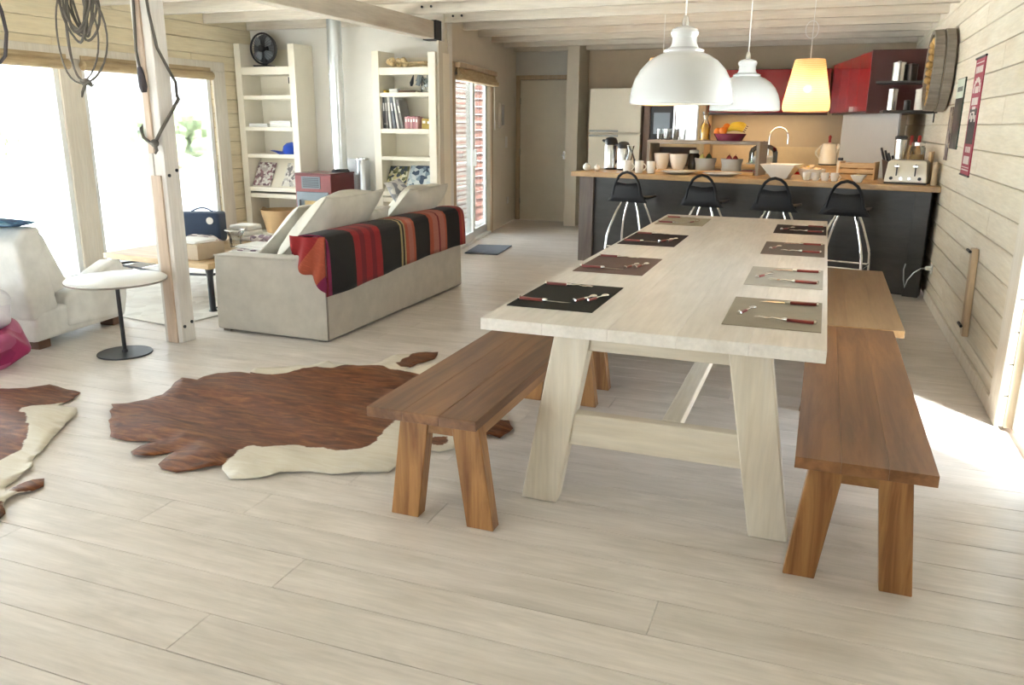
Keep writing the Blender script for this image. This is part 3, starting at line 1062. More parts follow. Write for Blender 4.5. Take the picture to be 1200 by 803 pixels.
def rattan_lamp(label, x, y, z, ring):
    t = thing('woven_pendant', label, 'lamp', (x, y, z), group='woven pendants over the counter')
    pr = [(.193, 0), (.206, .012), (.211, .04), (.208, .08), (.135, .44), (.130, .455)]
    obj('shade', MB().lathe(pr, (x, y, z), 40, cap=False), M['rattan'], t, smooth=True)
    obj('rim', MB().tube([(x + .194 * math.cos(a), y + .194 * math.sin(a), z + .002) for a in [2 * PI * k / 32 for k in range(32)]], .005, 6, closed=True), M['tan_wood'], t, smooth=True)
    b = obj('bulb', MB().ball((x, y, z + .20), .032, 14, 10), M['lit'], t, smooth=True)
    obj('bulb_holder', MB().cyl((x, y, z + .23), (x, y, z + .30), .02), M['white_matte'], t)
    obj('cap', MB().lathe([(.128, .452), (.128, .457), (.09, .46)], (x, y, z), 24, cap=False), M['rattan'], t)
    obj('spider', MB().cyl((x - .13, y, z + .45), (x + .13, y, z + .45), .003, 6).cyl((x, y - .13, z + .45), (x, y + .13, z + .45), .003, 6), M['steel'], t)
    cd = MB().cyl((x, y, z + .29), (x, y, ZC), .004, 6)
    if ring:
        cd.tube([(x - .01 + .055 * math.cos(a), y, 2.30 + .075 * math.sin(a)) for a in [2 * PI * k / 24 for k in range(24)]], .004, 6, closed=True)
    obj('cord', cd, M['paper'], t)
    l = bpy.data.lights.new('bulb_light', 'POINT')
    l.energy = 4.0
    l.color = (1, .78, .50)
    l.shadow_soft_size = .04
    lo = bpy.data.objects.new('bulb_light', l)
    COL.objects.link(lo)
    lo.location = (x, y, z + .155)


rattan_lamp('lit woven lampshade pendant over the counter beside the red cabinets', -.208, 8.22, 1.588, True)
rattan_lamp('woven lampshade pendant mostly hidden behind the near white dome', -1.625, 8.6, 1.655, False)

# ============================================================ COUNTER
KO, KU, KV = Vector((.955, 7.815, 0)), Vector((-.9752, .2213, 0)), Vector((.2213, .9752, 0))
KR = math.atan2(-.2213, .9752)


def kp(u, v_, z=.97):
    p = KO + KU * u + KV * v_
    return (p.x, p.y, z)


def kbox(mb, u0, u1, v0, v1, z0, z1, m=0):
    return mb.hexa([kp(u1, v0, z0), kp(u0, v0, z0), kp(u0, v1, z0), kp(u1, v1, z0), kp(u1, v0, z1), kp(u0, v0, z1), kp(u0, v1, z1), kp(u1, v1, z1)], m)


t = thing('kitchen_counter', 'charcoal breakfast counter with a thick wooden worktop', 'counter', kp(1.75, .4, 0))
wt = MB()
A_, B_ = kp(3.59, -.04), kp(3.59, 1.0)
poly = [A_[:2], (XR - .004, kp(.03, -.04)[1]), (XR - .004, 8.76), B_[:2]]
obj('worktop', MB().prism(poly, .918, .97), M['counter_top'], t, bevel=.004, seg=1)
obj('front_panel', kbox(MB(), .16, 3.33, .03, .06, 0, .918), M['charcoal'], t)
obj('end_panel', kbox(MB(), 3.33, 3.50, .0, .07, 0, .918), M['charcoal_end'], t, bevel=.003, seg=1)
obj('side_panel', kbox(MB(), 3.46, 3.50, .07, .95, 0, .918), M['charcoal_end'], t)
obj('corner_pillar', kbox(MB(), .06, .19, -.035, .10, 0, .918), M['charcoal'], t, bevel=.003, seg=1)
obj('back_panel', kbox(MB(), .45, 3.46, .92, .95, 0, .918), M['charcoal'], t)
obj('plinth', kbox(MB(), .17, 3.46, .045, .06, 0, .07), M['black'], t)

# stools
def make_stool(label, loc, rz):
    t = thing('bar_stool', label, 'stool', loc, rz, 'black bar stools along the counter')
    # local: x along counter, y towards the counter, backrest at -y
    st = MB()

    def top(u, v_):
        x = (u - .5) * .38
        yy = -.13 + v_ * .34
        x *= 1.0 - .15 * v_
        return (x, yy, .748 + .020 * ((2 * u - 1) ** 2) - .006 * math.sin(PI * v_))
    st.grid(top, 10, 8)
    obj('seat', st, M['seat_black'], t, world=False, solid=.022, smooth=60)
    bk = MB()
    prof = [(-.205, .735), (-.150, .79), (-.128, .875), (-.06, .862), (0, .858), (.06, .862), (.128, .875), (.150, .79), (.205, .735)]

    def cy(x): return -.150 + .55 * x * x
    f = [(x, cy(x), z) for x, z in prof]
    n_ = len(f)
    m_ = MB()
    vs = [(x, yy - .009, z) for x, yy, z in f] + [(x, yy + .009, z) for x, yy, z in f]
    lo = [0, 1, 2, 3, 4, 5, 6, 7, 8]
    # strip between lower chord and profile
    low = [(-.215 + .43 * k / 8, .722) for k in range(9)]
    P_ = [(low[k][0], cy(low[k][0]), low[k][1]) for k in range(9)]
    up = [(-.200, .740), (-.158, .82), (-.118, .915), (-.06, .905), (0, .900), (.06, .905), (.118, .915), (.155, .81), (.200, .735)]
    U_ = [(x, cy(x), z) for x, z in up]

    def strip(u, v_):
        k = min(int(round(u * 8)), 8)
        a, b = Vector(P_[k]), Vector(U_[k])
        return a.lerp(b, v_)
    m_.grid(strip, 8, 3)
    obj('backrest', m_, M['seat_black'], t, world=False, solid=.02, smooth=60)
    arch = [(-.150, .785), (-.138, .86), (-.118, .92), (-.088, .97), (-.05, 1.0), (0, 1.012), (.05, 1.0), (.088, .97), (.118, .92), (.138, .86), (.150, .785)]
    obj('back_loop', MB().tube([(x, cy(x) - .004, z) for x, z in arch], .0135, 8), M['seat_black'], t, world=False, smooth=True)
    for sx_, sy_ in ((-1, -1), (1, -1), (-1, 1), (1, 1)):
        obj('leg', MB().tube([(sx_ * .075, sy_ * .08, .735), (sx_ * .12, sy_ * .11, .62), (sx_ * .165, sy_ * .15, .47), (sx_ * .185, sy_ * .175, .38), (sx_ * .192, sy_ * .185, .25), (sx_ * .20, sy_ * .195, .0)], .0125, 8), M['chrome'], t, world=False, smooth=True)
    obj('foot_rail', MB().tube([(-.19, -.183, .28), (.19, -.183, .28), (.19, .183, .28), (-.19, .183, .28)], .008, 6, closed=True), M['chrome'], t, world=False)
    obj('seat_bracket', MB().box(-.09, .09, -.09, .09, .728, .738), M['chrome'], t, world=False)
    return t


su = [(2.70, 'leftmost black bar stool, beneath the white mugs on the counter'), (1.935, 'second black bar stool from the left at the counter'),
      (1.262, 'third black bar stool from the left at the counter'), (.66, 'rightmost black bar stool, in front of the toaster end of the counter')]
s0 = make_stool(su[0][1], kp(su[0][0], -.35, 0), KR)
for u, lab in su[1:]:
    dup(s0, kp(u, -.35, 0), KR, lab)

# ============================================================ THINGS ON THE COUNTER
ZK = .9705


def cup_prof(r0, r1, h, th=.004):
    return [(r0 * .8, 0), (r0, .004), (r1 * .96, h * .5), (r1, h), (r1 - th, h), (r1 * .96 - th, h * .5), (r0 - th, .008), (.001, .008)]


def mug(label, u, v_, r=.048, h=.125, z=ZK, handle=1):
    c = kp(u, v_, z)
    t = thing('mug', label, 'mug', c, KR + .5, 'white mugs at the left end of the counter')
    obj('body', MB().lathe(cup_prof(r * .82, r, h), c, 20), M['white_cer'], t, smooth=50)
    a = KR + .3
    hp = [(c[0] + math.cos(a) * (r * .9 + .03 * math.sin(PI * k / 8)), c[1] + math.sin(a) * (r * .9 + .03 * math.sin(PI * k / 8)), c[2] + h * .2 + h * .6 * k / 8) for k in range(9)]
    obj('handle', MB().tube(hp, .006, 6), M['white_cer'], t, smooth=True)


def bowl(name, label, cat, u, v_, r, h, mt, z=ZK, group=None, foot=.5, n_=28):
    c = kp(u, v_, z)
    pr = [(r * foot, 0), (r * foot + .004, .004), (r * .86, h * .45), (r * .97, h * .8), (r, h), (r - .006, h), (r * .9, h * .6), (r * foot, .015), (.001, .012)]
    t = thing(name, label, cat, c, 0, group)
    obj('body', MB().lathe(pr, c, n_), mt, t, smooth=50)
    return t, c


def thermos(label, u, v_, r, h):
    c = kp(u, v_, ZK)
    t = thing('thermos_jug', label, 'jug', c, 0, 'steel thermos jugs')
    obj('body', MB().lathe([(r, 0), (r, h * .72), (r * .93, h * .77)], c, 28), M['steel'], t, smooth=40)
    obj('base', MB().lathe([(r + .003, 0), (r + .003, .02)], c, 28, cap=False), M['black'], t)
    obj('lid', MB().lathe([(r * .96, h * .76), (r * 1.0, h * .80), (r * 1.02, h * .88), (r * .8, h * .97), (.02, h)], c, 28), M['black'], t, smooth=50)
    d = Vector((math.cos(KR), math.sin(KR), 0))
    hp = [Vector(c) + d * (r * .95 + .045 * math.sin(PI * k / 8)) + Vector((0, 0, h * (.2 + .66 * k / 8))) for k in range(9)]
    obj('handle', MB().tube(hp, .010, 8), M['black'], t, smooth=True)
    s_ = Vector(c) - d * r * .8 + Vector((0, 0, h * .86))
    obj('spout', MB().tube([s_, s_ - d * .05 + Vector((0, 0, .012))], [.022, .012], 8), M['black'], t, smooth=True)


thermos('tall steel thermos jug with black lid, left one of the pair on the counter', 3.415, .55, .070, .355)
thermos('shorter steel thermos jug, right one of the pair on the counter', 3.235, .50, .066, .31)
mug('white mug, left one of the three beside the thermos jugs', 3.0, .12)
mug('white mug, middle one of the three behind the leftmost stool', 2.863, .12)
mug('white mug, right one of the three with its handle to the right', 2.725, .12)
for k, (u, r_) in enumerate(((3.50, .042), (3.37, .036))):
    c = kp(u, .15, ZK)
    t = thing('salt_shaker', ['round pale shaker at the very left end of the counter', 'smaller round pale shaker next to the thermos jugs'][k], 'shaker', c, 0, 'round shakers')
    obj('body', MB().ball((c[0], c[1], c[2] + r_ * .93), (r_, r_, r_ * .95), 18, 12), M['white_cer'], t, smooth=True)
    obj('cap', MB().lathe([(r_ * .35, r_ * 1.75), (r_ * .3, r_ * 1.98)], c, 12), M['steel'], t)
# glass carafe behind the mugs
c = kp(3.11, .42, ZK)
t = thing('glass_carafe', 'empty clear glass carafe behind the white mugs', 'carafe', c)
car = [(.055, 0), (.062, .02), (.062, .10), (.030, .18), (.026, .21), (.042, .27), (.040, .27), (.024, .21), (.028, .178), (.058, .098), (.058, .02), (.001, .012)]
obj('body', MB().lathe(car, c, 24), M['drink_glass'], t, smooth=50)
obj('rim', MB().tube([(c[0] + .041 * math.cos(a), c[1] + .041 * math.sin(a), c[2] + .27) for a in [2 * PI * k / 20 for k in range(20)]], .0025, 6, closed=True), M['white_cer'], t)
# grey two-level stand
t = thing('counter_stand', 'grey raised stand carrying glasses and fruit on the counter', 'stand', kp(2.31, .62, ZK), 0)
kk = lambda u0, u1, v0, v1, z0, z1: kbox(MB(), u0, u1, v0, v1, z0, z1)
obj('top_board', kk(1.70, 2.92, .42, .68, 1.272, 1.305), M['grey_stand'], t, bevel=.003, seg=1)
obj('side_board', kk(1.70, 1.735, .42, .68, ZK, 1.272), M['grey_stand'], t, bevel=.003, seg=1)
obj('side_board', kk(2.885, 2.92, .42, .68, ZK, 1.272), M['grey_stand'], t, bevel=.003, seg=1)
single('wooden_tray', 'low brown wooden tray under the bowls inside the grey stand', 'tray', kk(1.75, 2.87, .43, .67, ZK, 1.0), M['tan_wood_x'], kp(2.3, .6, ZK), bevel=.003, seg=1)
for k, (u, r_, h_) in enumerate(((2.79, .088, .165), (2.60, .098, .160))):
    t, c = bowl('deep_bowl', ['deep white bowl, left one inside the grey stand', 'deep white bowl, right one inside the grey stand'][k], 'bowl', u, .54, r_, h_, M['white_cer'], 1.0, 'deep white bowls in the stand', foot=.6)
for k, (u, h_) in enumerate(((2.315, .125), (2.03, .125))):
    t, c = bowl('grey_dish', ['grey dish with pears and green fruit inside the stand', 'blue-grey dish with red fruit inside the stand'][k], 'bowl', u, .58, .114, h_, M['grey_cer'], 1.0, 'grey dishes in the stand', foot=.85)
pear = plain('pear_skin', (.55, .52, .16), .5, var=.15)
avo = plain('dark_green_skin', (.03, .05, .015), .5)
redf = plain('red_fruit_skin', (.28, .03, .03), .4)
for k, (u, dz, mt, lab) in enumerate(((2.34, .115, pear, 'yellow-green pear in the left grey dish'), (2.27, .12, avo, 'dark green avocado in the left grey dish'), (2.05, .110, redf, 'red plum in the blue-grey dish'), (1.985, .106, redf, 'red plum at the right in the blue-grey dish'))):
    c = kp(u, .55, 1.0 + dz)
    t = thing('fruit', lab, 'fruit', c)
    obj('flesh', MB().lathe([(.002, -.045), (.030, -.035), (.038, -.01), (.030, .02), (.016, .045), (.003, .055)], c, 14), mt, t, smooth=True)
    obj('stalk', MB().cyl((c[0], c[1], c[2] + .052), (c[0] + .004, c[1], c[2] + .068), .003, 5), M['dark_foot'], t)
# dark jar behind the bowls
c = kp(2.465, .635, 1.0)
t = thing('dark_jar', 'dark glass jar with a pale lid behind the bowls in the stand', 'jar', c)
obj('body', MB().lathe([(.055, 0), (.06, .02), (.06, .15), (.045, .17)], c, 18), plain('dark_brown_glass', (.05, .035, .025), .2), t, smooth=40)
obj('lid', MB().lathe([(.05, .17), (.05, .20), (.03, .205)], c, 18), M['linen_light'], t, smooth=40)
# glasses on the stand
ZS = 1.3055
for k, (u, v_) in enumerate(((2.80, .48), (2.715, .50), (2.63, .48), (2.77, .60), (2.685, .62), (2.60, .60))):
    c = kp(u, v_, ZS)
    single('tumbler', 'clear tumbler ' + ['at the front left', 'at the front middle', 'at the front right', 'at the back left', 'at the back middle', 'at the back right'][k] + ' of the glasses on the stand', 'glass',
           MB().lathe(cup_prof(.032, .040, .115, .003), c, 18), M['drink_glass'], c, 'clear tumblers on the stand', smooth=50)
# juice carafe
c = kp(2.325, .54, ZS)
t = thing('juice_carafe', 'glass carafe of orange juice on the grey stand', 'carafe', c)
jc = [(.050, 0), (.055, .015), (.055, .145), (.032, .185), (.022, .215), (.030, .255), (.042, .29), (.040, .29), (.027, .255), (.019, .215), (.029, .183), (.052, .143), (.052, .015), (.001, .008)]
obj('bottle', MB().lathe(jc, c, 24), M['drink_glass'], t, smooth=50)
obj('juice', MB().lathe([(.0505, .010), (.0515, .14), (.032, .172), (.001, .173)], c, 24), M['juice'], t, smooth=50)
# fruit bowl with oranges and bananas
t, c0 = bowl('fruit_bowl', 'dark maroon fruit bowl on top of the grey stand', 'bowl', 2.06, .55, .165, .072, M['bowl_purple'], ZS, foot=.75)
for k, (du, dv, dz) in enumerate(((.105, -.07, .09), (.045, -.085, .10), (.115, .04, .09), (.05, .03, .135))):
    c = kp(2.06 + du, 0.55 + dv, ZS + dz)
    t = thing('orange', 'orange ' + ['at the left front', 'at the middle front', 'at the left back', 'on top'][k] + ' of the maroon fruit bowl', 'orange', c, 0, 'oranges in the fruit bowl')
    obj('fruit', MB().ball(c, .040, 16, 12), M['orange'], t, smooth=True)
    obj('stalk', MB().lathe([(.005, .037), (.003, .041)], c, 8), M['leaf'], t)
for k in range(4):
    c = kp(2.06 - .065, 0.55 - .05 + .03 * k, ZS + .085 + .018 * k)
    d = Vector((math.cos(KR), math.sin(KR), 0))
    pts, rad = [], []
    for j in range(11):
        a = -1.0 + 2.0 * j / 10
        pts.append(Vector(c) + d * (.10 * math.sin(a)) + Vector((0, 0, .09 * (1 - math.cos(a)) * -.6 + .035)))
        rad.append(.004 + .014 * max(0, 1 - abs(a) ** 4) ** .5)
    t = thing('banana', 'yellow banana, ' + ['lowest at the front', 'second from the front', 'third from the front', 'topmost at the back'][k] + ' of the bunch in the fruit bowl', 'banana', c, 0, 'bananas in the fruit bowl')
    obj('peel', MB().tube(pts, rad, 8), M['banana'], t, smooth=True)
    obj('stalk', MB().cyl(pts[-1], pts[-1] + d * .02 + Vector((0, 0, -.008)), .005, 6), M['dark_foot'], t)
# plates
for k, (u, v_, z) in enumerate(((2.455, .21, ZK), (1.99, .19, ZK))):
    c = kp(u, v_, z)
    t = thing('plate', ['large flat white plate in front of the two deep bowls', 'large flat white plate in front of the grey dishes'][k], 'plate', c, 0, 'white plates on the counter')
    obj('dish', MB().lathe([(.10, 0), (.115, .004), (.175, .022), (.192, .027), (.192, .031), (.172, .028), (.11, .010), (.001, .008)], c, 40), M['white_gloss'], t, smooth=50)
    obj('foot_ring', MB().lathe([(.098, -.0), (.098, .006)], c, 30, cap=False), M['white_gloss'], t)
# cake dome
c = kp(1.79, .85, ZK)
t = thing('cake_dome', 'glass cake dome over a pale cake on a white stand', 'cake stand', c)
obj('stand', MB().lathe([(.07, 0), (.06, .012), (.02, .03), (.02, .075), (.05, .09), (.165, .098), (.165, .108), (.001, .108)], c, 32), M['white_cer'], t, smooth=40)
obj('glass_bell', MB().lathe([(.145, .109), (.145, .22), (.125, .265), (.07, .295), (.012, .30), (.011, .297), (.068, .291), (.122, .262), (.141, .22), (.141, .109)], c, 32, cap=False), M['drink_glass'], t, smooth=50)
obj('knob', MB().ball((c[0], c[1], c[2] + .318), .019, 12, 8), M['drink_glass'], t, smooth=True)
obj('cake', MB().lathe([(.10, .109), (.105, .12), (.105, .17), (.09, .185), (.001, .188)], c, 24), M['white_cer'], t, smooth=40)
# square white bowl with wrapped sweets, white bowl of eggs
def square_bowl(name, label, u, v_, w0, w1, h, mt):
    c = kp(u, v_, ZK)
    d, e = Vector((math.cos(KR), math.sin(KR), 0)), Vector((-math.sin(KR), math.cos(KR), 0))

    def P(a, b, z): return Vector(c) + d * a + e * b + Vector((0, 0, z))
    m_ = MB()
    th = .008
    for r0, r1, z0, z1 in ((w0, w1, 0, h), (w1, w1 - th, h, h), (w1 - th, w0 - th, h, .012)):
        for k in range(4):
            s_ = [(-1, -1), (1, -1), (1, 1), (-1, 1)]
            a, b = s_[k], s_[(k + 1) % 4]
            m_.add([P(a[0] * r0, a[1] * r0, z0), P(b[0] * r0, b[1] * r0, z0), P(b[0] * r1, b[1] * r1, z1), P(a[0] * r1, a[1] * r1, z1)], [(0, 1, 2, 3)])
    for r_, z in ((w0, 0), (w0 - th, .012)):
        m_.add([P(-r_, -r_, z), P(r_, -r_, z), P(r_, r_, z), P(-r_, r_, z)], [(0, 1, 2, 3)])
    t = thing(name, label, 'bowl', c, 0)
    obj('dish', m_, mt, t, bevel=.002, seg=1)
    obj('foot', MB().hexa([P(-w0 * .8, -w0 * .8, -.0), P(w0 * .8, -w0 * .8, 0), P(w0 * .8, w0 * .8, 0), P(-w0 * .8, w0 * .8, 0), P(-w0 * .8, -w0 * .8, .008), P(w0 * .8, -w0 * .8, .008), P(w0 * .8, w0 * .8, .008), P(-w0 * .8, w0 * .8, .008)]), mt, t)
    return c


c = square_bowl('square_bowl', 'square flared white bowl of small packets on the counter', 1.415, .22, .07, .165, .135, M['white_cer'])
pk = [plain('packet_pale', (.72, .70, .66), .4), plain('packet_pink', (.55, .25, .22), .4), plain('packet_grey', (.32, .34, .36), .4)]
for k in range(9):
    a = 2.4 * k
    q_ = Vector(c) + Vector((.075 * math.cos(a) * (k % 3) / 2, .075 * math.sin(a) * (k % 3) / 2, .088 + .008 * (k % 4)))
    mm = Matrix.Translation(q_) @ Matrix.Rotation(a, 4, 'Z') @ Matrix.Rotation(.5 * math.sin(k), 4, 'X')
    single('packet', 'small wrapped packet heaped in the square white bowl', 'packet', MB().pillow(mm, .032, .020, .008, 6, k), pk[k % 3], q_, 'small packets in the square bowl', smooth=True)
t, c = bowl('wide_bowl', 'wide white bowl of pastries right of the square bowl', 'bowl', 1.15, .30, .125, .095, M['white_cer'], ZK, foot=.55)
pastry = plain('pastry_crust', (.66, .50, .34), .7, var=.25, vs=30, bs=.4)
for k in range(7):
    a = 2 * PI * k / 6
    rr_ = 0 if k == 6 else .062
    q_ = (c[0] + rr_ * math.cos(a), c[1] + rr_ * math.sin(a), c[2] + .088 + (.026 if k == 6 else 0))
    single('pastry', 'small pale pastry heaped in the wide white bowl', 'pastry', MB().pillow(Matrix.Translation(q_) @ Matrix.Rotation(a, 4, 'Z'), .028, .022, .018, 8, k), pastry, q_, 'pastries in the wide bowl', smooth=True)
lem = kp(1.22, .55, ZK)
t = thing('yellow_bag', 'bright yellow bag lying behind the pastry bowl', 'bag', lem)
obj('bag', MB().pillow(Matrix.Translation(Vector(lem) + Vector((0, 0, .055))) @ Matrix.Rotation(KR, 4, 'Z') @ Matrix.Rotation(1.0, 4, 'X'), .055, .06, .026, 10, 4), M['banana'], t, smooth=True)
for k, u in enumerate((1.144, 1.062, .978, .892)):
    c = kp(u, .09, ZK)
    t = thing('espresso_cup', 'small white cup, ' + ['leftmost', 'second', 'third', 'rightmost'][k] + ' of the four cups at the counter edge', 'cup', c, 0, 'small white cups at the counter edge')
    obj('body', MB().lathe(cup_prof(.028, .037, .075), c, 18), M['white_cer'], t, smooth=50)
    hp = [(c[0] + .034 + .018 * math.sin(PI * j / 6), c[1], c[2] + .015 + .045 * j / 6) for j in range(7)]
    obj('handle', MB().tube(hp, .004, 6), M['white_cer'], t, smooth=True)
# raised wooden box with the cream kettle
bx = thing('wooden_riser', 'low brown wooden riser box under the cream kettle', 'box', kp(1.13, .86, ZK))
obj('box_body', kk(.98, 1.30, .74, .97, ZK, 1.065), M['tan_wood_x'], bx, bevel=.003, seg=1)
obj('box_lid', kk(.97, 1.31, .73, .98, 1.066, 1.08), M['tan_wood_x'], bx, bevel=.002, seg=1)
c = kp(1.14, .86, 1.0805)
t = thing('kettle', 'cream electric kettle with a red lid knob', 'kettle', c)
obj('body', MB().lathe([(.075, 0), (.085, .01), (.088, .05), (.078, .15), (.066, .20), (.064, .21), (.02, .222)], c, 28), M['cream'], t, smooth=40)
d = Vector((math.cos(KR), math.sin(KR), 0))
obj('handle', MB().tube([Vector(c) - d * (.068 + .055 * math.sin(PI * k / 8)) + Vector((0, 0, .05 + .14 * k / 8)) for k in range(9)], .011, 8), M['cream'], t, smooth=True)
obj('spout', MB().tube([Vector(c) + d * .06 + Vector((0, 0, .13)), Vector(c) + d * .095 + Vector((0, 0, .205))], [.028, .014], 8), M['cream'], t, smooth=True)
obj('lid_knob', MB().lathe([(.014, .215), (.012, .25), (.016, .275), (.008, .29)], c, 12), M['red_plastic'], t, smooth=True)
obj('power_base', MB().lathe([(.085, -.0), (.088, .012)], c, 28), M['black'], t)
# bread box made of slats
t = thing('bread_crate', 'tan wooden crate with loaves beside the toaster', 'crate', kp(.785, .58, ZK))
for k in range(3):
    obj('slat', kk(.635, .935, .48, .49, ZK + .005 + .052 * k, ZK + .045 + .052 * k), M['tan_wood_x'], t)
    obj('slat', kk(.635, .935, .68, .69, ZK + .005 + .052 * k, ZK + .045 + .052 * k), M['tan_wood_x'], t)
for u in (.625, .935):
    obj('end_board', kk(u, u + .012, .475, .695, ZK, ZK + .165), M['tan_wood'], t)
obj('bottom', kk(.635, .935, .49, .68, ZK, ZK + .01), M['tan_wood_x'], t)
loaf = plain('bread_crust', (.45, .25, .10), .7, var=.2, bs=.3)
for k in range(2):
    q_ = kp(.86 - .145 * k, .585, ZK + .085)
    single('bread_loaf', ['brown loaf at the left in the wooden crate', 'brown loaf at the right in the wooden crate'][k], 'bread', MB().pillow(Matrix.Translation(q_) @ Matrix.Rotation(KR + 1.2, 4, 'Z'), .085, .055, .06, 12, k), loaf, q_, smooth=True)
c = square_bowl('small_bowl', 'small white bowl of yellow butter curls in front of the crate', .685, .08, .028, .062, .065, M['white_cer'])
single('butter', 'pale yellow butter heap in the small white bowl', 'butter', MB().ball((c[0], c[1], c[2] + .052), (.036, .036, .016), 12, 8), plain('butter_yellow', (.82, .74, .38), .5), (c[0], c[1], c[2] + .05), smooth=True)
for k, (u, v_, h_, r_) in enumerate(((.99, .72, .19, .026), (.93, .80, .15, .035))):
    c = kp(u, v_, ZK)
    t = thing('preserve_jar', ['slim glass jar with a dark lid behind the wooden crate', 'short pale jar behind the wooden crate'][k], 'jar', c)
    obj('body', MB().lathe([(r_, 0), (r_ * 1.05, .01), (r_ * 1.05, h_ * .8), (r_ * .85, h_ * .86)], c, 16), M['linen_light'], t, smooth=40)
    obj('lid', MB().lathe([(r_ * .95, h_ * .86), (r_ * .95, h_)], c, 16), M['black'] if k == 0 else M['white_cer'], t)
# knife block
c = kp(.545, .66, ZK)
t = thing('knife_block', 'dark knife block with black handled knives behind the toaster', 'knife block', c)
d, e = Vector((math.cos(KR), math.sin(KR), 0)), Vector((-math.sin(KR), math.cos(KR), 0))
C_ = Vector(c)
Z_ = Vector((0, 0, 1))
blk = [C_ - d * .02 + e * a for a in (0,)]
bp = [C_ + d * -.03, C_ + d * .09, C_ + d * .07 + Z_ * .14, C_ + d * -.06 + Z_ * .19]
obj('block', MB().extr(bp, e * .11), M['dark_foot'], t, bevel=.003, seg=1)
for k in range(4):
    s_ = C_ + d * (-.045 + .030 * k) + e * (.03 + .02 * (k % 2)) + Z_ * (.185 - .012 * k)
    dr = (d * -.33 + Z_).normalized()
    kn = obj('knife', MB().tube([s_ - dr * .02, s_ + dr * .05, s_ + dr * (.115 - .012 * k)], [.010, .012, .010], 8), M['black'], t, smooth=True)
# toaster
t = thing('toaster', 'cream four slice toaster with two lever knobs on the counter', 'toaster', kp(.305, .2, ZK), KR)
tb = MB().extr([(-.175, -.10, .012), (.175, -.10, .012), (.155, -.088, .19), (.135, -.07, .205), (-.135, -.07, .205), (-.155, -.088, .19)], (0, .24, 0))
obj('body', tb, M['cream'], t, world=False, bevel=.016, seg=3, smooth=40)
obj('base', MB().box(-.17, .17, -.095, .135, 0, .018), M['black'], t, world=False, bevel=.004)
for sx_ in (-1, 1):
    for q_ in (-.045, .045):
        obj('slot', MB().box(sx_ * .08 - .055, sx_ * .08 + .055, .02 + q_ - .012, .02 + q_ + .012, .2045, .2065), M['black'], t, world=False)
    obj('lever_track', MB().box(sx_ * .075 - .005, sx_ * .075 + .005, -.1015, -.094, .07, .17), M['black'], t, world=False)
    lv = obj('lever', MB().box(sx_ * .075 - .022, sx_ * .075 + .022, -.115, -.098, .145, .162), M['steel'], t, world=False, bevel=.004)
    for off in (-.04, .04):
        obj('dial', MB().lathe([(.013, -.114), (.015, -.098)], (sx_ * .075 + off, 0, .048), 14, 'Y'), M['black'] if off * sx_ > 0 else M['steel'], t, world=False)
# blender, jars behind toaster
c = kp(.44, .55, ZK)
t = thing('food_mixer', 'white mixer base with a steel jug and black lid behind the toaster', 'mixer', c)
obj('base', MB().lathe([(.075, 0), (.075, .02), (.055, .19), (.05, .20)], c, 20), M['white_cer'], t, smooth=40)
obj('jug', MB().lathe([(.045, .20), (.048, .30), (.052, .375)], c, 20), M['steel'], t, smooth=40)
obj('lid', MB().lathe([(.055, .375), (.055, .40), (.04, .41)], c, 20), M['black'], t, smooth=40)
c = kp(.30, .62, ZK)
t = thing('storage_jar', 'clear glass storage jar with a steel lid behind the toaster', 'jar', c)
obj('body', MB().lathe([(.062, 0), (.065, .01), (.065, .30), (.05, .32)], c, 20), M['drink_glass'], t, smooth=40)
obj('contents', MB().lathe([(.058, .012), (.058, .24), (.001, .245)], c, 20), M['gold'], t, smooth=40)
obj('lid', MB().lathe([(.058, .32), (.058, .35)], c, 20), M['steel'], t)
for k, u in enumerate((.395, .33)):
    c = kp(u, .86, ZK)
    t = thing('red_bottle', ['red capped bottle left of the glass storage jar', 'second red capped bottle behind the glass storage jar'][k], 'bottle', c)
    obj('body', MB().lathe([(.025, 0), (.026, .01), (.026, .26), (.012, .32)], c, 14), M['amber'], t, smooth=40)
    obj('cap', MB().lathe([(.015, .32), (.016, .40), (.010, .41)], c, 12), M['red_plastic'], t, smooth=40)
single('chopping_board', 'tall pale wooden chopping board leaning by the right wall', 'board', kk(.15, .175, .36, .56, ZK, 1.245), M['tan_wood'], kp(.16, .46, ZK), bevel=.006)
c = kp(.075, .12, ZK)
t = thing('pepper_mill', 'pinkish wooden mill at the right end of the counter', 'mill', c)
obj('body', MB().lathe([(.026, 0), (.028, .02), (.020, .06), (.024, .12), (.026, .14)], c, 16), M['casing'], t, smooth=50)
obj('top', MB().lathe([(.024, .141), (.027, .165), (.015, .19), (.006, .2)], c, 16), M['casing'], t, smooth=50)

# ============================================================ KITCHEN BACK WALL
t = thing('base_cabinets', 'pale kitchen base cabinets with a wooden worktop along the back wall', 'cabinet', (-.6, 11.75, 0))
obj('worktop', MB().box(-1.50, XR - .004, 11.40, 12.04, .89, .93), M['counter_top'], t, bevel=.003, seg=1)
obj('carcass', MB().box(-1.48, XR - .01, 11.46, 12.04, .08, .89), M['white_matte'], t)
for k in range(4):
    a = -1.47 + .60 * k
    dr = obj('door', MB().box(a + .004, a + .592, 11.44, 11.46, .10, .88), M['red_cab'], t, bevel=.002, seg=1)
    obj('handle', MB().box(a + .2, a + .4, 11.42, 11.44, .82, .835), M['steel'], dr)
single('splashback', 'pale beige splashback strip behind the kitchen worktop', 'splashback', MB().box(-1.5, .55, 12.03, 12.046, .93, 1.18), plain('beige_tile', (.76, .63, .42), .35), (-.5, 12.04, .93))
tp = thing('kitchen_tap', 'arched chrome kitchen tap at the back worktop', 'tap', (-.60, 11.75, .93))
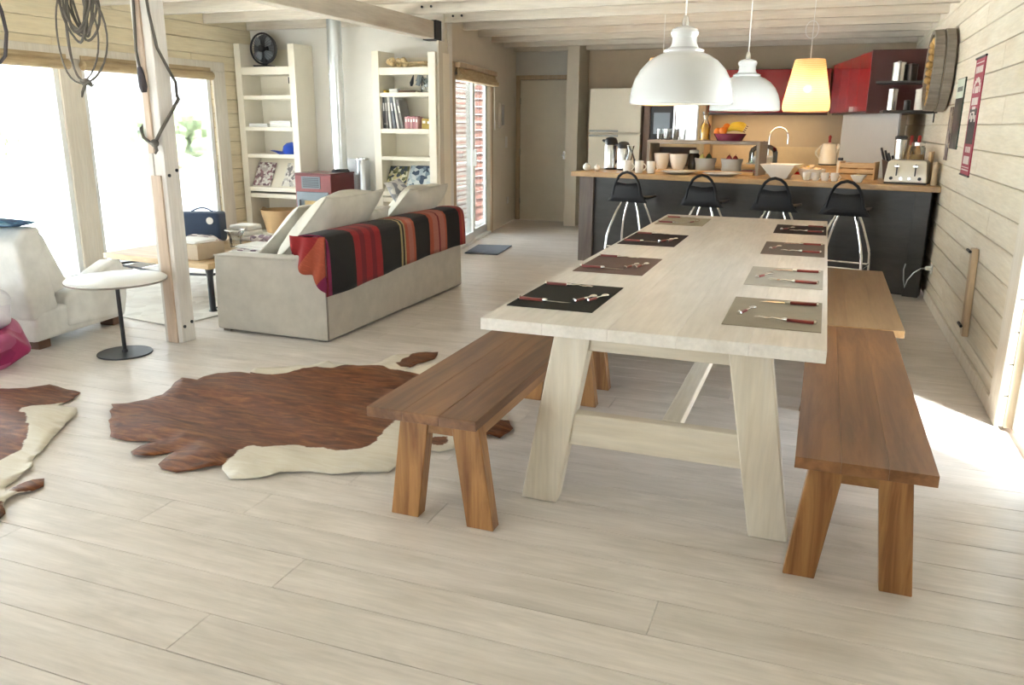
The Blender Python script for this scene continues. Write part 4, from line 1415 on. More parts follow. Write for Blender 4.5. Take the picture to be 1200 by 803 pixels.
obj('base', MB().lathe([(.03, 0), (.03, .02), (.016, .03)], (-.60, 11.75, .93), 16), M['chrome'], tp)
pts = [(-.72, 11.72, .95)] + [(-.60 - .12 * math.cos(a), 11.72, 1.30 + .14 * math.sin(a)) for a in [PI * k / 12 for k in range(13)]] + [(-.48, 11.72, 1.22)]
obj('spout', MB().tube([(-.60 - .12, 11.72, .935)] + pts, .012, 8), M['chrome'], tp, smooth=True)
obj('lever', MB().cyl((-.66, 11.73, .96), (-.60, 11.73, .96), .01, 8), M['chrome'], tp)
# red wall cabinets at the back
t = thing('wall_cabinet', 'glossy dark red wall cabinets on the kitchen back wall', 'cabinet', (-.78, 11.8, 1.62))
obj('carcass', MB().box(-1.56, -.02, 11.52, 12.045, 1.62, 2.17), M['maroon'], t)
for k in range(3):
    a = -1.56 + .513 * k
    obj('door', MB().box(a + .002, a + .511, 11.495, 11.518, 1.625, 2.165), M['red_cab'], t, bevel=.002, seg=1)
obj('light_rail', MB().box(-1.56, -.02, 11.50, 11.53, 1.595, 1.62), M['maroon'], t)
led = bpy.data.materials.new('warm_light_strip')
led.use_nodes = True
n = led.node_tree
n.nodes.clear()
o_ = n.nodes.new('ShaderNodeOutputMaterial')
e_ = n.nodes.new('ShaderNodeEmission')
e_.inputs[0].default_value = (1, .76, .45, 1)
e_.inputs[1].default_value = 9
n.links.new(e_.outputs[0], o_.inputs[0])
obj('lamp_housing', MB().box(-1.45, -.12, 11.62, 11.68, 1.605, 1.619), M['white_matte'], t)
obj('lamp_tube', MB().box(-1.43, -.14, 11.63, 11.67, 1.599, 1.6045), led, t)
# red cabinets on the right, running to the corner
t = thing('wall_cabinet', 'glossy dark red wall cabinets by the right wall with a maroon end panel', 'cabinet', (.55, 10.3, 1.60))
P0, P1 = Vector((.352, 9.42, 0)), Vector((.0, 11.45, 0))
obj('carcass', MB().prism([(.375, 9.44), (.93, 9.44), (.93, 12.04), (.03, 12.04), (.03, 11.50)], 1.605, 2.205), M['maroon'], t)
obj('end_panel', MB().box(.352, .945, 9.41, 9.435, 1.595, 2.21), M['maroon'], t, bevel=.002, seg=1)
nd = Vector((-(P1 - P0).y, (P1 - P0).x, 0)).normalized()
if nd.x > 0: nd = -nd
for k in range(4):
    a, b = P0.lerp(P1, k / 4 + .002), P0.lerp(P1, (k + 1) / 4 - .002)
    q4 = [a, b, b - nd * .02, a - nd * .02]
    obj('door', MB().prism([(p.x, p.y) for p in q4], 1.615, 2.20), M['red_cab'], t, bevel=.002, seg=1)
single('switch_box', 'small white box under the dark red cabinets', 'box', MB().box(.20, .27, 10.05, 10.13, 1.615, 1.67), M['white_matte'], (.235, 10.09, 1.615))
# white splash board, standing below the right cabinets
a, b = Vector((.70, 9.75, 0)), Vector((.17, 11.42, 0))
single('white_board', 'plain white splash board below the dark red cabinets', 'splashback', MB().prism([(a.x, a.y), (b.x, b.y), (b.x + .02, b.y + .006), (a.x + .02, a.y + .006)], .90, 1.60), M['white_gloss'], (.45, 10.6, .90))
t = thing('side_worktop', 'wooden worktop run below the white splash board', 'worktop', (.6, 10.3, 0))
obj('worktop', MB().prism([(.42, 9.0), (.93, 9.0), (.93, 11.38), (-.1, 11.38)], .87, .90), M['counter_top'], t)
obj('carcass', MB().prism([(.46, 9.04), (.92, 9.04), (.92, 11.36), (-.02, 11.36)], 0, .868), M['white_matte'], t)
# fridge
t = thing('fridge', 'tall cream fridge freezer with a steel grip between its doors', 'fridge', (-2.75, 11.6, 0))
fx0, fx1, fy = -3.13, -2.40, 11.32
obj('cabinet', MB().box(fx0, fx1, fy + .06, fy + .66, .03, 1.94), M['door'], t, bevel=.006)
lw_ = obj('door_lower', MB().box(fx0, fx1, fy, fy + .055, .06, 1.33), M['door'], t, bevel=.008)
up_ = obj('door_upper', MB().box(fx0, fx1, fy, fy + .055, 1.355, 1.94), M['door'], t, bevel=.008)
obj('grip', MB().box(fx0 + .01, fx0 + .42, fy - .03, fy - .002, 1.36, 1.385), M['grey_cer'], up_, bevel=.004, seg=1)
obj('grip', MB().box(fx0 + .01, fx0 + .42, fy - .03, fy - .002, 1.295, 1.32), M['grey_cer'], lw_, bevel=.004, seg=1)
for px_ in (fx0 + .06, fx1 - .06):
    obj('foot', MB().cyl((px_, fy + .1, 0), (px_, fy + .1, .03), .02), M['black'], t)
# oven tower
t = thing('oven_cabinet', 'tall brown cabinet with a built-in steel oven beside the fridge', 'cabinet', (-1.95, 11.7, 0))
ox0, ox1, oy = -2.37, -1.53, 11.36
for a, b in ((ox0, ox0 + .09), (ox1 - .10, ox1)):
    obj('side_panel', MB().box(a, b, oy, oy + .62, 0, 2.15), M['dark_foot'] if a == ox0 else M['tan_wood'], t, bevel=.002, seg=1)
for z0, z1 in ((.85, .89), (1.17, 1.21), (1.74, 1.80), (2.10, 2.15)):
    obj('shelf', MB().box(ox0 + .09, ox1 - .10, oy + .02, oy + .6, z0, z1), M['tan_wood_x'], t)
obj('back', MB().box(ox0 + .09, ox1 - .10, oy + .58, oy + .6, 0, 2.1), M['dark_foot'], t)
obj('lower_door', MB().box(ox0 + .09, ox1 - .10, oy, oy + .02, .06, .84), M['dark_foot'], t)
t = thing('oven', 'steel and dark glass oven in the tall brown cabinet', 'oven', (-1.95, 11.6, 1.21))
obj('housing', MB().box(ox0 + .10, ox1 - .11, oy + .03, oy + .5, 1.215, 1.735), M['steel'], t)
od = obj('door', MB().box(ox0 + .10, ox0 + .40, oy + .0, oy + .028, 1.225, 1.72), M['black'], t, bevel=.004, seg=1)
obj('window', MB().box(ox0 + .14, ox0 + .36, oy - .004, oy - .0005, 1.34, 1.62), M['stove_grey'], od)
obj('steel_front', MB().box(ox0 + .405, ox1 - .115, oy - .004, oy + .028, 1.225, 1.72), M['steel'], t, bevel=.004, seg=1)
obj('handle', MB().cyl((ox0 + .43, oy - .03, 1.30), (ox0 + .43, oy - .03, 1.66), .009, 8), M['chrome'], t)

# right wall shelves with canisters
t = thing('wall_shelf', 'dark two-tier wall shelf beside the maroon cabinet end', 'shelf', (.72, 9.05, 1.6))
obj('lower_board', MB().box(.48, .953, 8.80, 9.34, 1.585, 1.612), M['charcoal'], t, bevel=.002, seg=1)
obj('upper_board', MB().prism([(.40, 9.05), (.953, 8.98), (.953, 9.34), (.52, 9.34)], 1.865, 1.89), M['charcoal'], t, bevel=.002, seg=1)
for z in (1.60, 1.88):
    obj('bracket', MB().box(.945, .953, 9.0, 9.03, z - .1, z), M['black_metal'], t)
for k, (x_, y_, r_, h_, z, mt, lab) in enumerate(((.60, 9.15, .062, .19, 1.891, 'steel', 'shiny steel canister, left one on the upper dark shelf'), (.715, 9.17, .055, .17, 1.891, 'dark', 'dark canister, right one on the upper dark shelf'),
                                         (.57, 9.1, .045, .22, 1.613, 'steel', 'slim steel flask on the lower dark shelf'), (.82, 8.98, .060, .21, 1.613, 'white_cer', 'white canister on the lower dark shelf'),
                                         (.70, 9.0, .03, .10, 1.613, 'black', 'small dark spice pot on the lower dark shelf'), (.90, 8.9, .03, .09, 1.613, 'grey_cer', 'small grey pot at the shelf end below the round basket'))):
    c = (x_, y_, z)
    mt_ = plain('dark_canister', (.06, .05, .045), .3, .6) if mt == 'dark' else M[mt]
    t = thing('canister', lab, 'canister', c, 0)
    obj('body', MB().lathe([(r_, 0), (r_, h_ * .82)], c, 20), mt_, t, smooth=40)
    obj('lid', MB().lathe([(r_ * 1.04, h_ * .82), (r_ * 1.04, h_ * .92), (r_ * .3, h_ * .97), (r_ * .25, h_)], c, 20), mt_, t, smooth=40)

# ---- things on the right wall
t = thing('round_sieve', 'big round grey wooden sieve with a golden inside hung on the right wall', 'wall decoration', (.95, 8.22, 1.93))
cx_ = (0, 8.22, 1.93)
obj('outer_hoop', MB().lathe([(.335, .935), (.345, .93), (.345, .865), (.335, .86), (.315, .865), (.315, .935)], cx_, 40, 'X', cap=False), M['grey_rim'], t, smooth=40)
obj('inner_hoop', MB().lathe([(.325, .856), (.340, .85), (.335, .775), (.322, .77), (.300, .775), (.300, .856)], cx_, 40, 'X', cap=False), M['grey_rim'], t, smooth=40)
obj('band', MB().lathe([(.312, .940), (.318, .86), (.318, .855), (.290, .80), (.284, .80), (.284, .94)], cx_, 40, 'X', cap=False), M['casing'], t, smooth=40)
obj('disc', MB().lathe([(.285, .93), (.285, .945), (.001, .945)], cx_, 32, 'X'), M['gold'], t)
q = random.Random(4)
sp = MB()
for k in range(26):
    a = 2 * PI * k / 26
    sp.ball((.80 + q.uniform(0, .03), 8.22 + .275 * math.cos(a), 1.93 + .275 * math.sin(a)), .034, 7, 5)
obj('straw_lining', sp, M['gold'], t, kind='stuff')

t = thing('red_banner', 'narrow red and black banner with white motifs on the right wall', 'banner', (.95, 6.66, 1.13))
BY0, BY1, BZ0, BZ1 = 6.48, 6.86, 1.13, 1.925
BX = .948


def by(u): return BY0 + (BY1 - BY0) * u


banner_red = fabric('banner_red', (.33, .02, .05))
banner_white = plain('banner_white', (.72, .66, .62), .8)
banner_blk = fabric('banner_black', (.03, .022, .02))
obj('cloth', MB().box(BX, BX + .006, BY0, BY1, BZ0, BZ1), banner_red, t)
obj('black_field', MB().box(BX - .002, BX - .0005, by(.12), by(.88), BZ0 + .215, BZ0 + .455), banner_blk, t)
obj('rod', MB().cyl((BX, BY0 - .015, BZ1 + .004), (BX, BY1 + .015, BZ1 + .004), .008, 8), M['black_metal'], t)
obj('rod', MB().cyl((BX, BY0 - .01, BZ0 - .004), (BX, BY1 + .01, BZ0 - .004), .007, 8), M['black_metal'], t)


def mark(y0, y1, z0, z1, name='white_motif'):
    obj(name, MB().box(BX - .0022, BX - .0004, by(y0), by(y1), z0, z1), banner_white, t)


mark(.10, .90, BZ1 - .035, BZ1 - .028)
for k in range(5): mark(.14 + .15 * k, .25 + .15 * k, BZ1 - .10, BZ1 - .055)
for k in range(9):
    a = PI * k / 8
    yy, zz = by(.5 + .34 * math.cos(a)), BZ1 - .215 + .07 * math.sin(a)
    obj('white_motif', MB().box(BX - .0022, BX - .0004, yy - .017, yy + .017, zz - .017, zz + .017), banner_white, t)
for k in range(4): mark(.30 + .1 * k, .37 + .1 * k, BZ1 - .235, BZ1 - .19)
mark(.18, .82, BZ1 - .315, BZ1 - .265)
mark(.32, .68, BZ1 - .345, BZ1 - .325)
for k in range(4): mark(.15 + .18 * k, .28 + .18 * k, BZ1 - .43 + .02 * (k % 2), BZ1 - .385 + .02 * (k % 2))
mark(.35, .65, BZ0 + .425, BZ0 + .435)
for k in range(3): mark(.22 + .2 * k, .36 + .2 * k, BZ0 + .155, BZ0 + .195)
mark(.18, .82, BZ0 + .075, BZ0 + .13)
mark(.10, .90, BZ0 + .03, BZ0 + .038)
mark(.10, .90, BZ0 + .05, BZ0 + .055)
t = thing('dark_poster', 'dark poster with a pale lettered panel at its top on the right wall', 'poster', (.95, 7.5, 1.3))
PY0, PY1, PZ0, PZ1 = 7.26, 7.66, 1.29, 1.83
obj('sheet', MB().box(BX, BX + .006, PY0, PY1, PZ0, PZ1), print_mat('dark_poster_print', [(.035, .03, .035), (.06, .04, .05), (.025, .035, .03), (.05, .025, .03), (.09, .07, .07)], 7), t)
obj('frame', MB().box(BX - .002, BX + .008, PY0 - .015, PY0, PZ0, PZ1), plain('green_edge', (.03, .06, .04), .6), t)
obj('pale_panel', MB().box(BX - .002, BX - .0004, PY0 + .01, PY1 - .005, PZ1 - .15, PZ1 - .005), plain('pale_green_panel', (.62, .68, .58), .7), t)
for k in range(5):
    obj('dark_letter', MB().box(BX - .0035, BX - .0022, PY0 + .07 + .055 * k, PY0 + .105 + .055 * k, PZ1 - .10, PZ1 - .065), M['black'], t)
t = thing('narrow_poster', 'narrow mottled poster half hidden beyond the dark poster', 'poster', (.95, 7.80, 1.2))
obj('sheet', MB().box(BX, BX + .006, 7.72, 7.90, 1.19, 1.62), print_mat('mottled_print', [(.20, .14, .12), (.34, .26, .20), (.12, .08, .09), (.45, .38, .30)], 16), t)

t = thing('grab_bar', 'upright pale wooden bar with dark pegs on the right wall', 'bar', (.93, 5.66, .2))
obj('bar', MB().hexa([(.915, 5.58, .19), (.952, 5.58, .19), (.952, 5.66, .19), (.915, 5.66, .19), (.915, 5.66, .73), (.952, 5.66, .73), (.952, 5.74, .73), (.915, 5.74, .73)]), M['casing'], t, bevel=.004, seg=1)
for yy, zz in ((5.58, .26), (5.66, .715)):
    obj('peg', MB().cyl((.90, yy - .02, zz), (.90, yy + .09, zz), .009, 8), M['black_metal'], t)
t = thing('wall_outlet', 'white wall outlet with a plug low beside the counter pillar', 'outlet', (.95, 7.70, .29))
obj('plate', MB().box(.944, .954, 7.60, 7.70, .25, .33), M['white_matte'], t, bevel=.002, seg=1)
obj('plug', MB().lathe([(.018, .90), (.020, .944)], (0, 7.65, .29), 12, 'X'), M['white_matte'], t)
obj('cable', MB().tube([(.905, 7.65, .29), (.87, 7.66, .285), (.82, 7.68, .24), (.78, 7.70, .17), (.765, 7.71, .10), (.75, 7.71, .17), (.742, 7.71, .26), (.75, 7.70, .31)], .006, 6), M['galv'], t, smooth=True)

# ============================================================ POST, ROPES
t = thing('support_post', 'whitewashed square timber post carrying the ceiling beam', 'post', (-4.04, 4.24, 0))
obj('main_timber', MB().box(-4.055, -3.968, 4.178, 4.305, 0, 2.315), M['postwood'], t, bevel=.004, seg=1)
obj('front_board', MB().box(-4.109, -4.058, 4.172, 4.30, 0, 2.315), M['postwood'], t, bevel=.004, seg=1)
obj('inset_board', MB().box(-4.072, -4.030, 4.160, 4.178, 1.26, 2.315), M['postpink'], t, bevel=.002, seg=1)
obj('inset_board', MB().box(-4.078, -4.000, 4.162, 4.178, 0, 1.12), M['postpink'], t, bevel=.002, seg=1)
for yy, zz in ((4.205, 1.12), (4.275, 1.15), (4.205, .11), (4.275, .13)):
    obj('bolt', MB().lathe([(.011, -3.968), (.011, -3.960), (.006, -3.957)], (0, yy, zz), 10, 'X'), M['black_metal'], t)
# rope coil hanging from the rafter
t = thing('rope_coil', 'coiled grey rope hanging from a rafter in front of the left window', 'rope', (-4.31, 3.96, 2.49))
q = random.Random(9)
for k in range(9):
    a0, w_, h_ = q.uniform(-.03, .03), q.uniform(.075, .125), q.uniform(.22, .27)
    cz = 2.20 + q.uniform(-.02, .02)
    pts = [(-4.275 + a0 + w_ * math.cos(a) * (1 + .1 * math.sin(2 * a + k)), 3.955 + .018 * (k % 4) - .03 + .01 * math.sin(3 * a + k), cz + h_ * math.sin(a)) for a in [2 * PI * j / 28 for j in range(28)]]
    obj('loop', MB().tube(pts, .0075, 6, closed=True), M['rope'], t, smooth=True)
for w_, z0, xo in ((.20, 1.60, -.03), (.12, 1.62, -.02), (.16, 1.61, .01)):
    pts = [(-4.28 + xo + w_ * math.cos(a), 3.95 + .02 * math.cos(2 * a), (2.16 + z0) / 2 + (2.16 - z0) / 2 * math.sin(a) + .08) for a in [2 * PI * j / 30 for j in range(30)]]
    obj('loop', MB().tube(pts, .0055, 6, closed=True), M['rope'], t, smooth=True)
obj('hook', MB().tube([(-4.275, 3.985, 2.49), (-4.275, 3.985, 2.44), (-4.275, 3.97, 2.41), (-4.275, 3.94, 2.42), (-4.275, 3.93, 2.45)], .006, 6), M['black_metal'], t)
obj('clip', MB().pillow(Matrix.Translation((-4.30, 3.95, 1.69)), .035, .02, .02, 8, 3).tube([(-4.30, 3.95, 1.69), (-4.34, 3.95, 1.63), (-4.35, 3.95, 1.60)], [.010, .009, .005], 6).tube([(-4.30, 3.95, 1.69), (-4.26, 3.95, 1.665), (-4.24, 3.95, 1.675)], [.010, .008, .004], 6), M['rope'], t, smooth=True)
single('left_cable', 'dark cable loop hanging at the left frame edge under the rafters', 'cable', MB().tube([(-5.06, 3.99, 2.50), (-5.03, 3.985, 2.3), (-4.965, 3.98, 2.12), (-4.95, 3.98, 2.0), (-4.99, 3.98, 1.86), (-5.07, 3.98, 1.80), (-5.15, 3.98, 1.95), (-5.12, 3.985, 2.5)], .011, 8), M['rope_dark'], (-5.06, 3.99, 2.49), smooth=True)
t = thing('hanging_cable', 'grey cable with a dark plug hanging down the front of the post', 'cable', (-4.05, 4.14, 2.3))
obj('cord', MB().tube([(-4.05, 4.15, 2.314), (-4.052, 4.145, 2.15), (-4.066, 4.14, 1.88), (-4.052, 4.14, 1.78)], .009, 8), M['rope'], t, smooth=True)
obj('plug', MB().tube([(-4.052, 4.14, 1.785), (-4.047, 4.14, 1.74), (-4.040, 4.14, 1.67), (-4.036, 4.14, 1.635)], [.014, .022, .026, .016], 10), M['rope_dark'], t, smooth=True)
t = thing('post_rope', 'grey rope slung around the post and knotted at its front', 'rope', (-3.95, 4.15, 1.3))
obj('strand', MB().tube([(-3.975, 4.163, 2.314), (-3.958, 4.165, 2.1), (-3.945, 4.19, 1.9), (-3.93, 4.25, 1.78), (-3.935, 4.31, 1.70), (-3.955, 4.33, 1.62)], .009, 8), M['rope'], t, smooth=True)
obj('sling', MB().tube([(-3.955, 4.33, 1.62), (-3.915, 4.30, 1.60), (-3.925, 4.22, 1.50), (-3.95, 4.155, 1.40), (-3.99, 4.145, 1.335), (-4.03, 4.142, 1.325), (-4.09, 4.148, 1.36), (-4.125, 4.17, 1.41), (-4.13, 4.23, 1.46)], .011, 8), M['rope'], t, smooth=True)
obj('knot', MB().ball((-3.99, 4.135, 1.325), (.03, .02, .026), 10, 8).tube([(-3.99, 4.135, 1.32), (-3.975, 4.13, 1.28), (-3.99, 4.13, 1.26)], [.012, .010, .006], 6), M['rope'], t, smooth=True)

# ============================================================ SOFA
SX0, SX1, SY0, SY1 = -3.985, -3.04, 4.545, 6.76
t = thing('sofa', 'grey-beige linen sofa with its back to the table', 'sofa', ((SX0 + SX1) / 2, 5.65, 0))


def softbox(x0, x1, y0, y1, z0, z1, amp=.006, n_=10, seed=0):
    """box with faintly wavy cloth faces"""
    m_ = MB()
    q = random.Random(seed)
    a, b, c = q.uniform(0, 6), q.uniform(0, 6), q.uniform(0, 6)

    def wv(x, y, z): return amp * (math.sin(7 * x + a + 3 * z) + math.sin(6 * y + b + 2 * z) + math.sin(9 * z + c))
    def P(x, y, z): return (x + (wv(y, z, x) if x in (x0, x1) else 0), y + (wv(x, z, y) if y in (y0, y1) else 0), z + (wv(x, y, z) if z == z1 else 0))
    L = lambda u, p, r_: p if u == 0 else (r_ if u == 1 else p + (r_ - p) * u)
    for yy in (y0, y1): m_.grid(lambda u, v_: P(L(u, x0, x1), yy, L(v_, z0, z1)), n_, n_)
    for xx in (x0, x1): m_.grid(lambda u, v_: P(xx, L(u, y0, y1), L(v_, z0, z1)), n_, n_)
    for zz in (z0, z1): m_.grid(lambda u, v_: P(L(u, x0, x1), L(v_, y0, y1), zz), n_, n_)
    # make shared borders coincide
    m_.v = [(min(max(x, x0 - .02), x1 + .02), y, z) for x, y, z in m_.v]
    return m_


def cushion_box(x0, x1, y0, y1, z0, z1, r=.04):
    return MB().box(x0, x1, y0, y1, z0, z1)


obj('base', MB().box(SX0 + .03, SX1 - .22, SY0 + .20, SY1 - .20, .03, .30), M['linen'], t, bevel=.01, smooth=40)
obj('backrest', MB().hexa([(SX1 - .24, SY0, .012), (SX1, SY0, .012), (SX1, SY1, .012), (SX1 - .24, SY1, .012), (SX1 - .22, SY0 + .01, .70), (SX1 - .01, SY0 + .01, .70), (SX1 - .01, SY1 - .01, .70), (SX1 - .22, SY1 - .01, .70)]), M['linen'], t, bevel=.03, seg=4, smooth=40)
for a, b in ((SY0 - .002, SY0 + .20), (SY1 - .20, SY1)):
    obj('arm', MB().hexa([(SX0, a, .02), (SX1 - .012, a, .008), (SX1 - .012, b, .008), (SX0, b, .02), (SX0 + .012, a + .012, .555), (SX1 - .10, a + .012, .565), (SX1 - .10, b - .012, .565), (SX0 + .012, b - .012, .555)]), M['linen'], t, bevel=.022, seg=3, smooth=40)
for k in range(2):
    w_ = (SY1 - SY0 - .40) / 2
    obj('seat_cushion', MB().box(SX0 - .005, SX1 - .24, SY0 + .203 + w_ * k, SY0 + .197 + w_ * (k + 1), .30, .44), M['linen'], t, bevel=.03, seg=3, smooth=40)
obj('corner_seam', MB().tube([(SX1 - .006, SY0 - .004, .02), (SX1 - .004, SY0 - .004, .2), (SX1 - .006, SY0 - .004, .42)], .006, 6), M['seam'], t)
obj('arm_piping', MB().tube([(SX0 + .02, SY0 + .004, .550), (SX0 + .3, SY0 + .005, .556), (SX1 - .25, SY0 + .005, .560)], .007, 6), M['linen'], t)
for x_ in (SX0 + .06, SX1 - .08):
    for y_ in (SY0 + .06, SY1 - .08):
        obj('foot', MB().box(x_ - .03, x_ + .03, y_ - .03, y_ + .03, 0, .03), M['seam'], t)


def lean(y0, y1, xb, zb, xt, zt, lift=0.):
    """frame of a pillow leaning from (xb,zb) up to (xt,zt), spanning y0..y1"""
    c = Vector(((xb + xt) / 2, (y0 + y1) / 2, (zb + zt) / 2))
    a = Vector((0, 1, 0))
    b = Vector((xt - xb, 0, zt - zb)).normalized()
    nn = a.cross(b)
    return Matrix(((a.x, b.x, nn.x, c.x), (a.y, b.y, nn.y, c.y), (a.z, b.z, nn.z, c.z), (0, 0, 0, 1))), (y1 - y0) / 2, math.hypot(xt - xb, zt - zb) / 2


for lab, y0, y1, xb, zb, xt, zt, th, sd_ in (('big linen cushion leaning over the near end of the sofa back', 4.86, 5.66, -3.69, .46, -3.22, .955, .135, 1),
                                        ('linen cushion in front of the big near cushion, lower and more to the left', 4.93, 5.62, -3.93, .47, -3.50, .87, .065, 2),
                                        ('low pale cushion between the two big ones on the sofa', 5.66, 5.98, -3.60, .46, -3.34, .79, .09, 3),
                                        ('pale linen cushion leaning over the far end of the sofa back', 6.0, 6.74, -3.50, .575, -3.17, .93, .115, 5)):
    mtx, a, b = lean(y0, y1, xb, zb, xt, zt)
    t = thing('cushion', lab, 'cushion', tuple(mtx.translation), group='linen cushions on the sofa')
    obj('cover', MB().pillow(mtx, a, b, th, 16, sd_), M['linen_light'], t, smooth=True)
    ed = []
    for k in range(40):
        s_ = k / 10.0
        i, f_ = int(s_), s_ - int(s_)
        p = [(-1, -1), (1, -1), (1, 1), (-1, 1), (-1, -1)]
        u = p[i][0] + (p[i + 1][0] - p[i][0]) * f_
        v_ = p[i][1] + (p[i + 1][1] - p[i][1]) * f_
        pu = 1 - .07 * (1 - v_ * v_) * u * u
        pv = 1 - .07 * (1 - u * u) * v_ * v_
        ed.append(mtx @ Vector((a * u * pu, b * v_ * pv, .012 * math.sin(3 * u + [random.Random(sd_).uniform(0, 6) for _ in range(1)][0]) * 0)))
    obj('piping', MB().tube(ed, .006, 5, closed=True), M['linen_light'], t, smooth=True)
q_ = Vector((-3.36, 6.10, .86))
single('grey_cloth', 'crumpled grey and white cloth on the far sofa cushion', 'cloth', MB().pillow(Matrix.Translation((-3.33, 6.13, .90)) @ Matrix.Rotation(.9, 4, 'Y') @ Matrix.Rotation(.4, 4, 'X'), .12, .10, .035, 12, 8), print_mat('grey_white_print', [(.62, .62, .60), (.30, .31, .34), (.72, .71, .68), (.45, .46, .48)], 26, .9), (-3.33, 6.13, .9), smooth=True)

# striped throw draped over the sofa back
thr = bpy.data.materials.new('woven_stripes')
thr.use_nodes = True
n = thr.node_tree
n.nodes.clear()
o_ = n.nodes.new('ShaderNodeOutputMaterial')
b_ = n.nodes.new('ShaderNodeBsdfPrincipled')
n.links.new(b_.outputs[0], o_.inputs[0])
tc_ = n.nodes.new('ShaderNodeTexCoord')
sp_ = n.nodes.new('ShaderNodeSeparateXYZ')
n.links.new(tc_.outputs['UV'], sp_.inputs[0])
bk, rd, dr, tn, og, mg, yl, pk_ = (.013, .012, .012), (.36, .022, .025), (.20, .012, .02), (.46, .30, .14), (.47, .10, .05), (.27, .02, .09), (.50, .42, .20), (.50, .18, .13)
T0, T1 = 4.37, 6.74
ys = [(4.37, rd), (4.41, og), (4.44, mg), (4.49, dr), (4.515, mg), (4.55, bk), (4.86, rd), (4.94, dr), (5.00, rd), (5.09, dr), (5.14, rd), (5.23, bk), (5.53, yl), (5.56, bk), (5.585, yl), (5.61, og), (5.65, pk_), (5.73, og), (5.76, bk), (6.03, og), (6.10, pk_), (6.19, dr), (6.22, pk_), (6.32, og), (6.36, bk), (6.62, rd), (6.67, og), (6.70, rd)]
r = ramp(n, [((p - T0) / (T1 - T0), c) for p, c in ys], 'CONSTANT')
n.links.new(sp_.outputs[0], r.inputs[0])
# small woven motifs inside the coloured stripes
vo = n.nodes.new('ShaderNodeTexVoronoi')
mpp = n.nodes.new('ShaderNodeMapping')
mpp.inputs['Scale'].default_value = (38, 20, 1)
n.links.new(tc_.outputs['UV'], mpp.inputs[0])
n.links.new(mpp.outputs[0], vo.inputs['Vector'])
r2 = ramp(n, [(0, (1.0, 1.0, 1.0)), (.22, (1.0, 1.0, 1.0)), (.26, (.55, .5, .5))], 'LINEAR')
n.links.new(vo.outputs['Distance'], r2.inputs[0])
hs = n.nodes.new('ShaderNodeMix')
hs.data_type = 'RGBA'
hs.blend_type = 'MULTIPLY'
hs.inputs[0].default_value = .55
n.links.new(r.outputs[0], hs.inputs[6])
n.links.new(r2.outputs[0], hs.inputs[7])
n.links.new(hs.outputs[2], b_.inputs['Base Color'])
b_.inputs['Roughness'].default_value = .95
b_.inputs['Sheen Weight'].default_value = .05
nz = noise(n, tc_.outputs['UV'], 160, 2)
bump(n, b_, nz, .5, .003)
M['throw'] = thr


def add_uv(o, fn):
    me = o.data
    uv = me.uv_layers.new(name='UVMap')
    off = Vector(topof(o).location) if o.parent else Vector(o.location)
    for lp in me.loops:
        co = me.vertices[lp.vertex_index].co + off
        uv.data[lp.index].uv = fn(co)


path = [(-3.30, .60), (-3.282, .66), (-3.268, .705), (-3.235, .728), (-3.16, .733), (-3.09, .732), (-3.045, .722), (-3.022, .695), (-3.014, .64), (-3.010, .55), (-3.008, .46), (-3.010, .35)]


def throw_pt(u, v_):
    yy = T0 + .17 + (T1 - T0 - .17) * u
    k = v_ * (len(path) - 1)
    i = min(int(k), len(path) - 2)
    f_ = k - i
    x_ = path[i][0] + (path[i + 1][0] - path[i][0]) * f_
    z_ = path[i][1] + (path[i + 1][1] - path[i][1]) * f_
    low = max(0, (v_ - .6) / .4)
    z_ += low * (.035 * math.sin(2.2 * yy + 1.0) * .4 + .06 * max(0, u - .15) * 1.0)
    x_ += low * .010 * (1 + math.sin(13 * yy + 2)) * .6
    return (x_, yy - low * .05 * (1 - u), z_)


t = thing('striped_throw', 'striped woven throw in black, red and orange over the sofa back', 'blanket', (-3.05, 5.6, .35))
o = obj('cloth', MB().grid(throw_pt, 64, 33), M['throw'], t, solid=.006, smooth=True)
add_uv(o, lambda c: ((c.y - T0) / (T1 - T0), c.z * 1.4 + c.x))


def flap(u, v_):
    # end of the throw folded round the sofa corner, with gathers
    z_ = .735 - .37 * v_
    x_ = -3.27 + .262 * u + .03 * v_ * (1 - u)
    yy = 4.535 - .035 - .06 * math.sin(PI * u) * (.3 + .7 * v_) - .030 * math.sin(13 * u + 3 * v_) * (.25 + .75 * v_) - .012
    if u > .9: yy += .02 * (u - .9) / .1
    z_ += .24 * (1 - u) ** .8 * v_ ** 1.2 + .02 * math.sin(11 * u) * v_
    return (x_, yy, z_)


o = obj('folded_end', MB().grid(flap, 26, 18), M['throw'], t, solid=.006, smooth=True)
add_uv(o, lambda c: (max(0, min(.20, .015 + (c.x + 3.27) * .16 + (.735 - c.z) * .10)) * .38, c.z * 1.4 + c.x))

# ============================================================ COWHIDES
def inside(p, poly):
    c = False
    j = len(poly) - 1
    for i in range(len(poly)):
        if (poly[i][1] > p[1]) != (poly[j][1] > p[1]) and p[0] < (poly[j][0] - poly[i][0]) * (p[1] - poly[i][1]) / (poly[j][1] - poly[i][1]) + poly[i][0]:
            c = not c
        j = i
    return c


def edge_dist(p, poly):
    d = 9
    for i in range(len(poly)):
        a, b = Vector(poly[i - 1]), Vector(poly[i])
        ab = b - a
        k = max(0, min(1, (Vector(p) - a).dot(ab) / max(ab.length_squared, 1e-9)))
        d = min(d, (Vector(p) - a - ab * k).length)
    return d


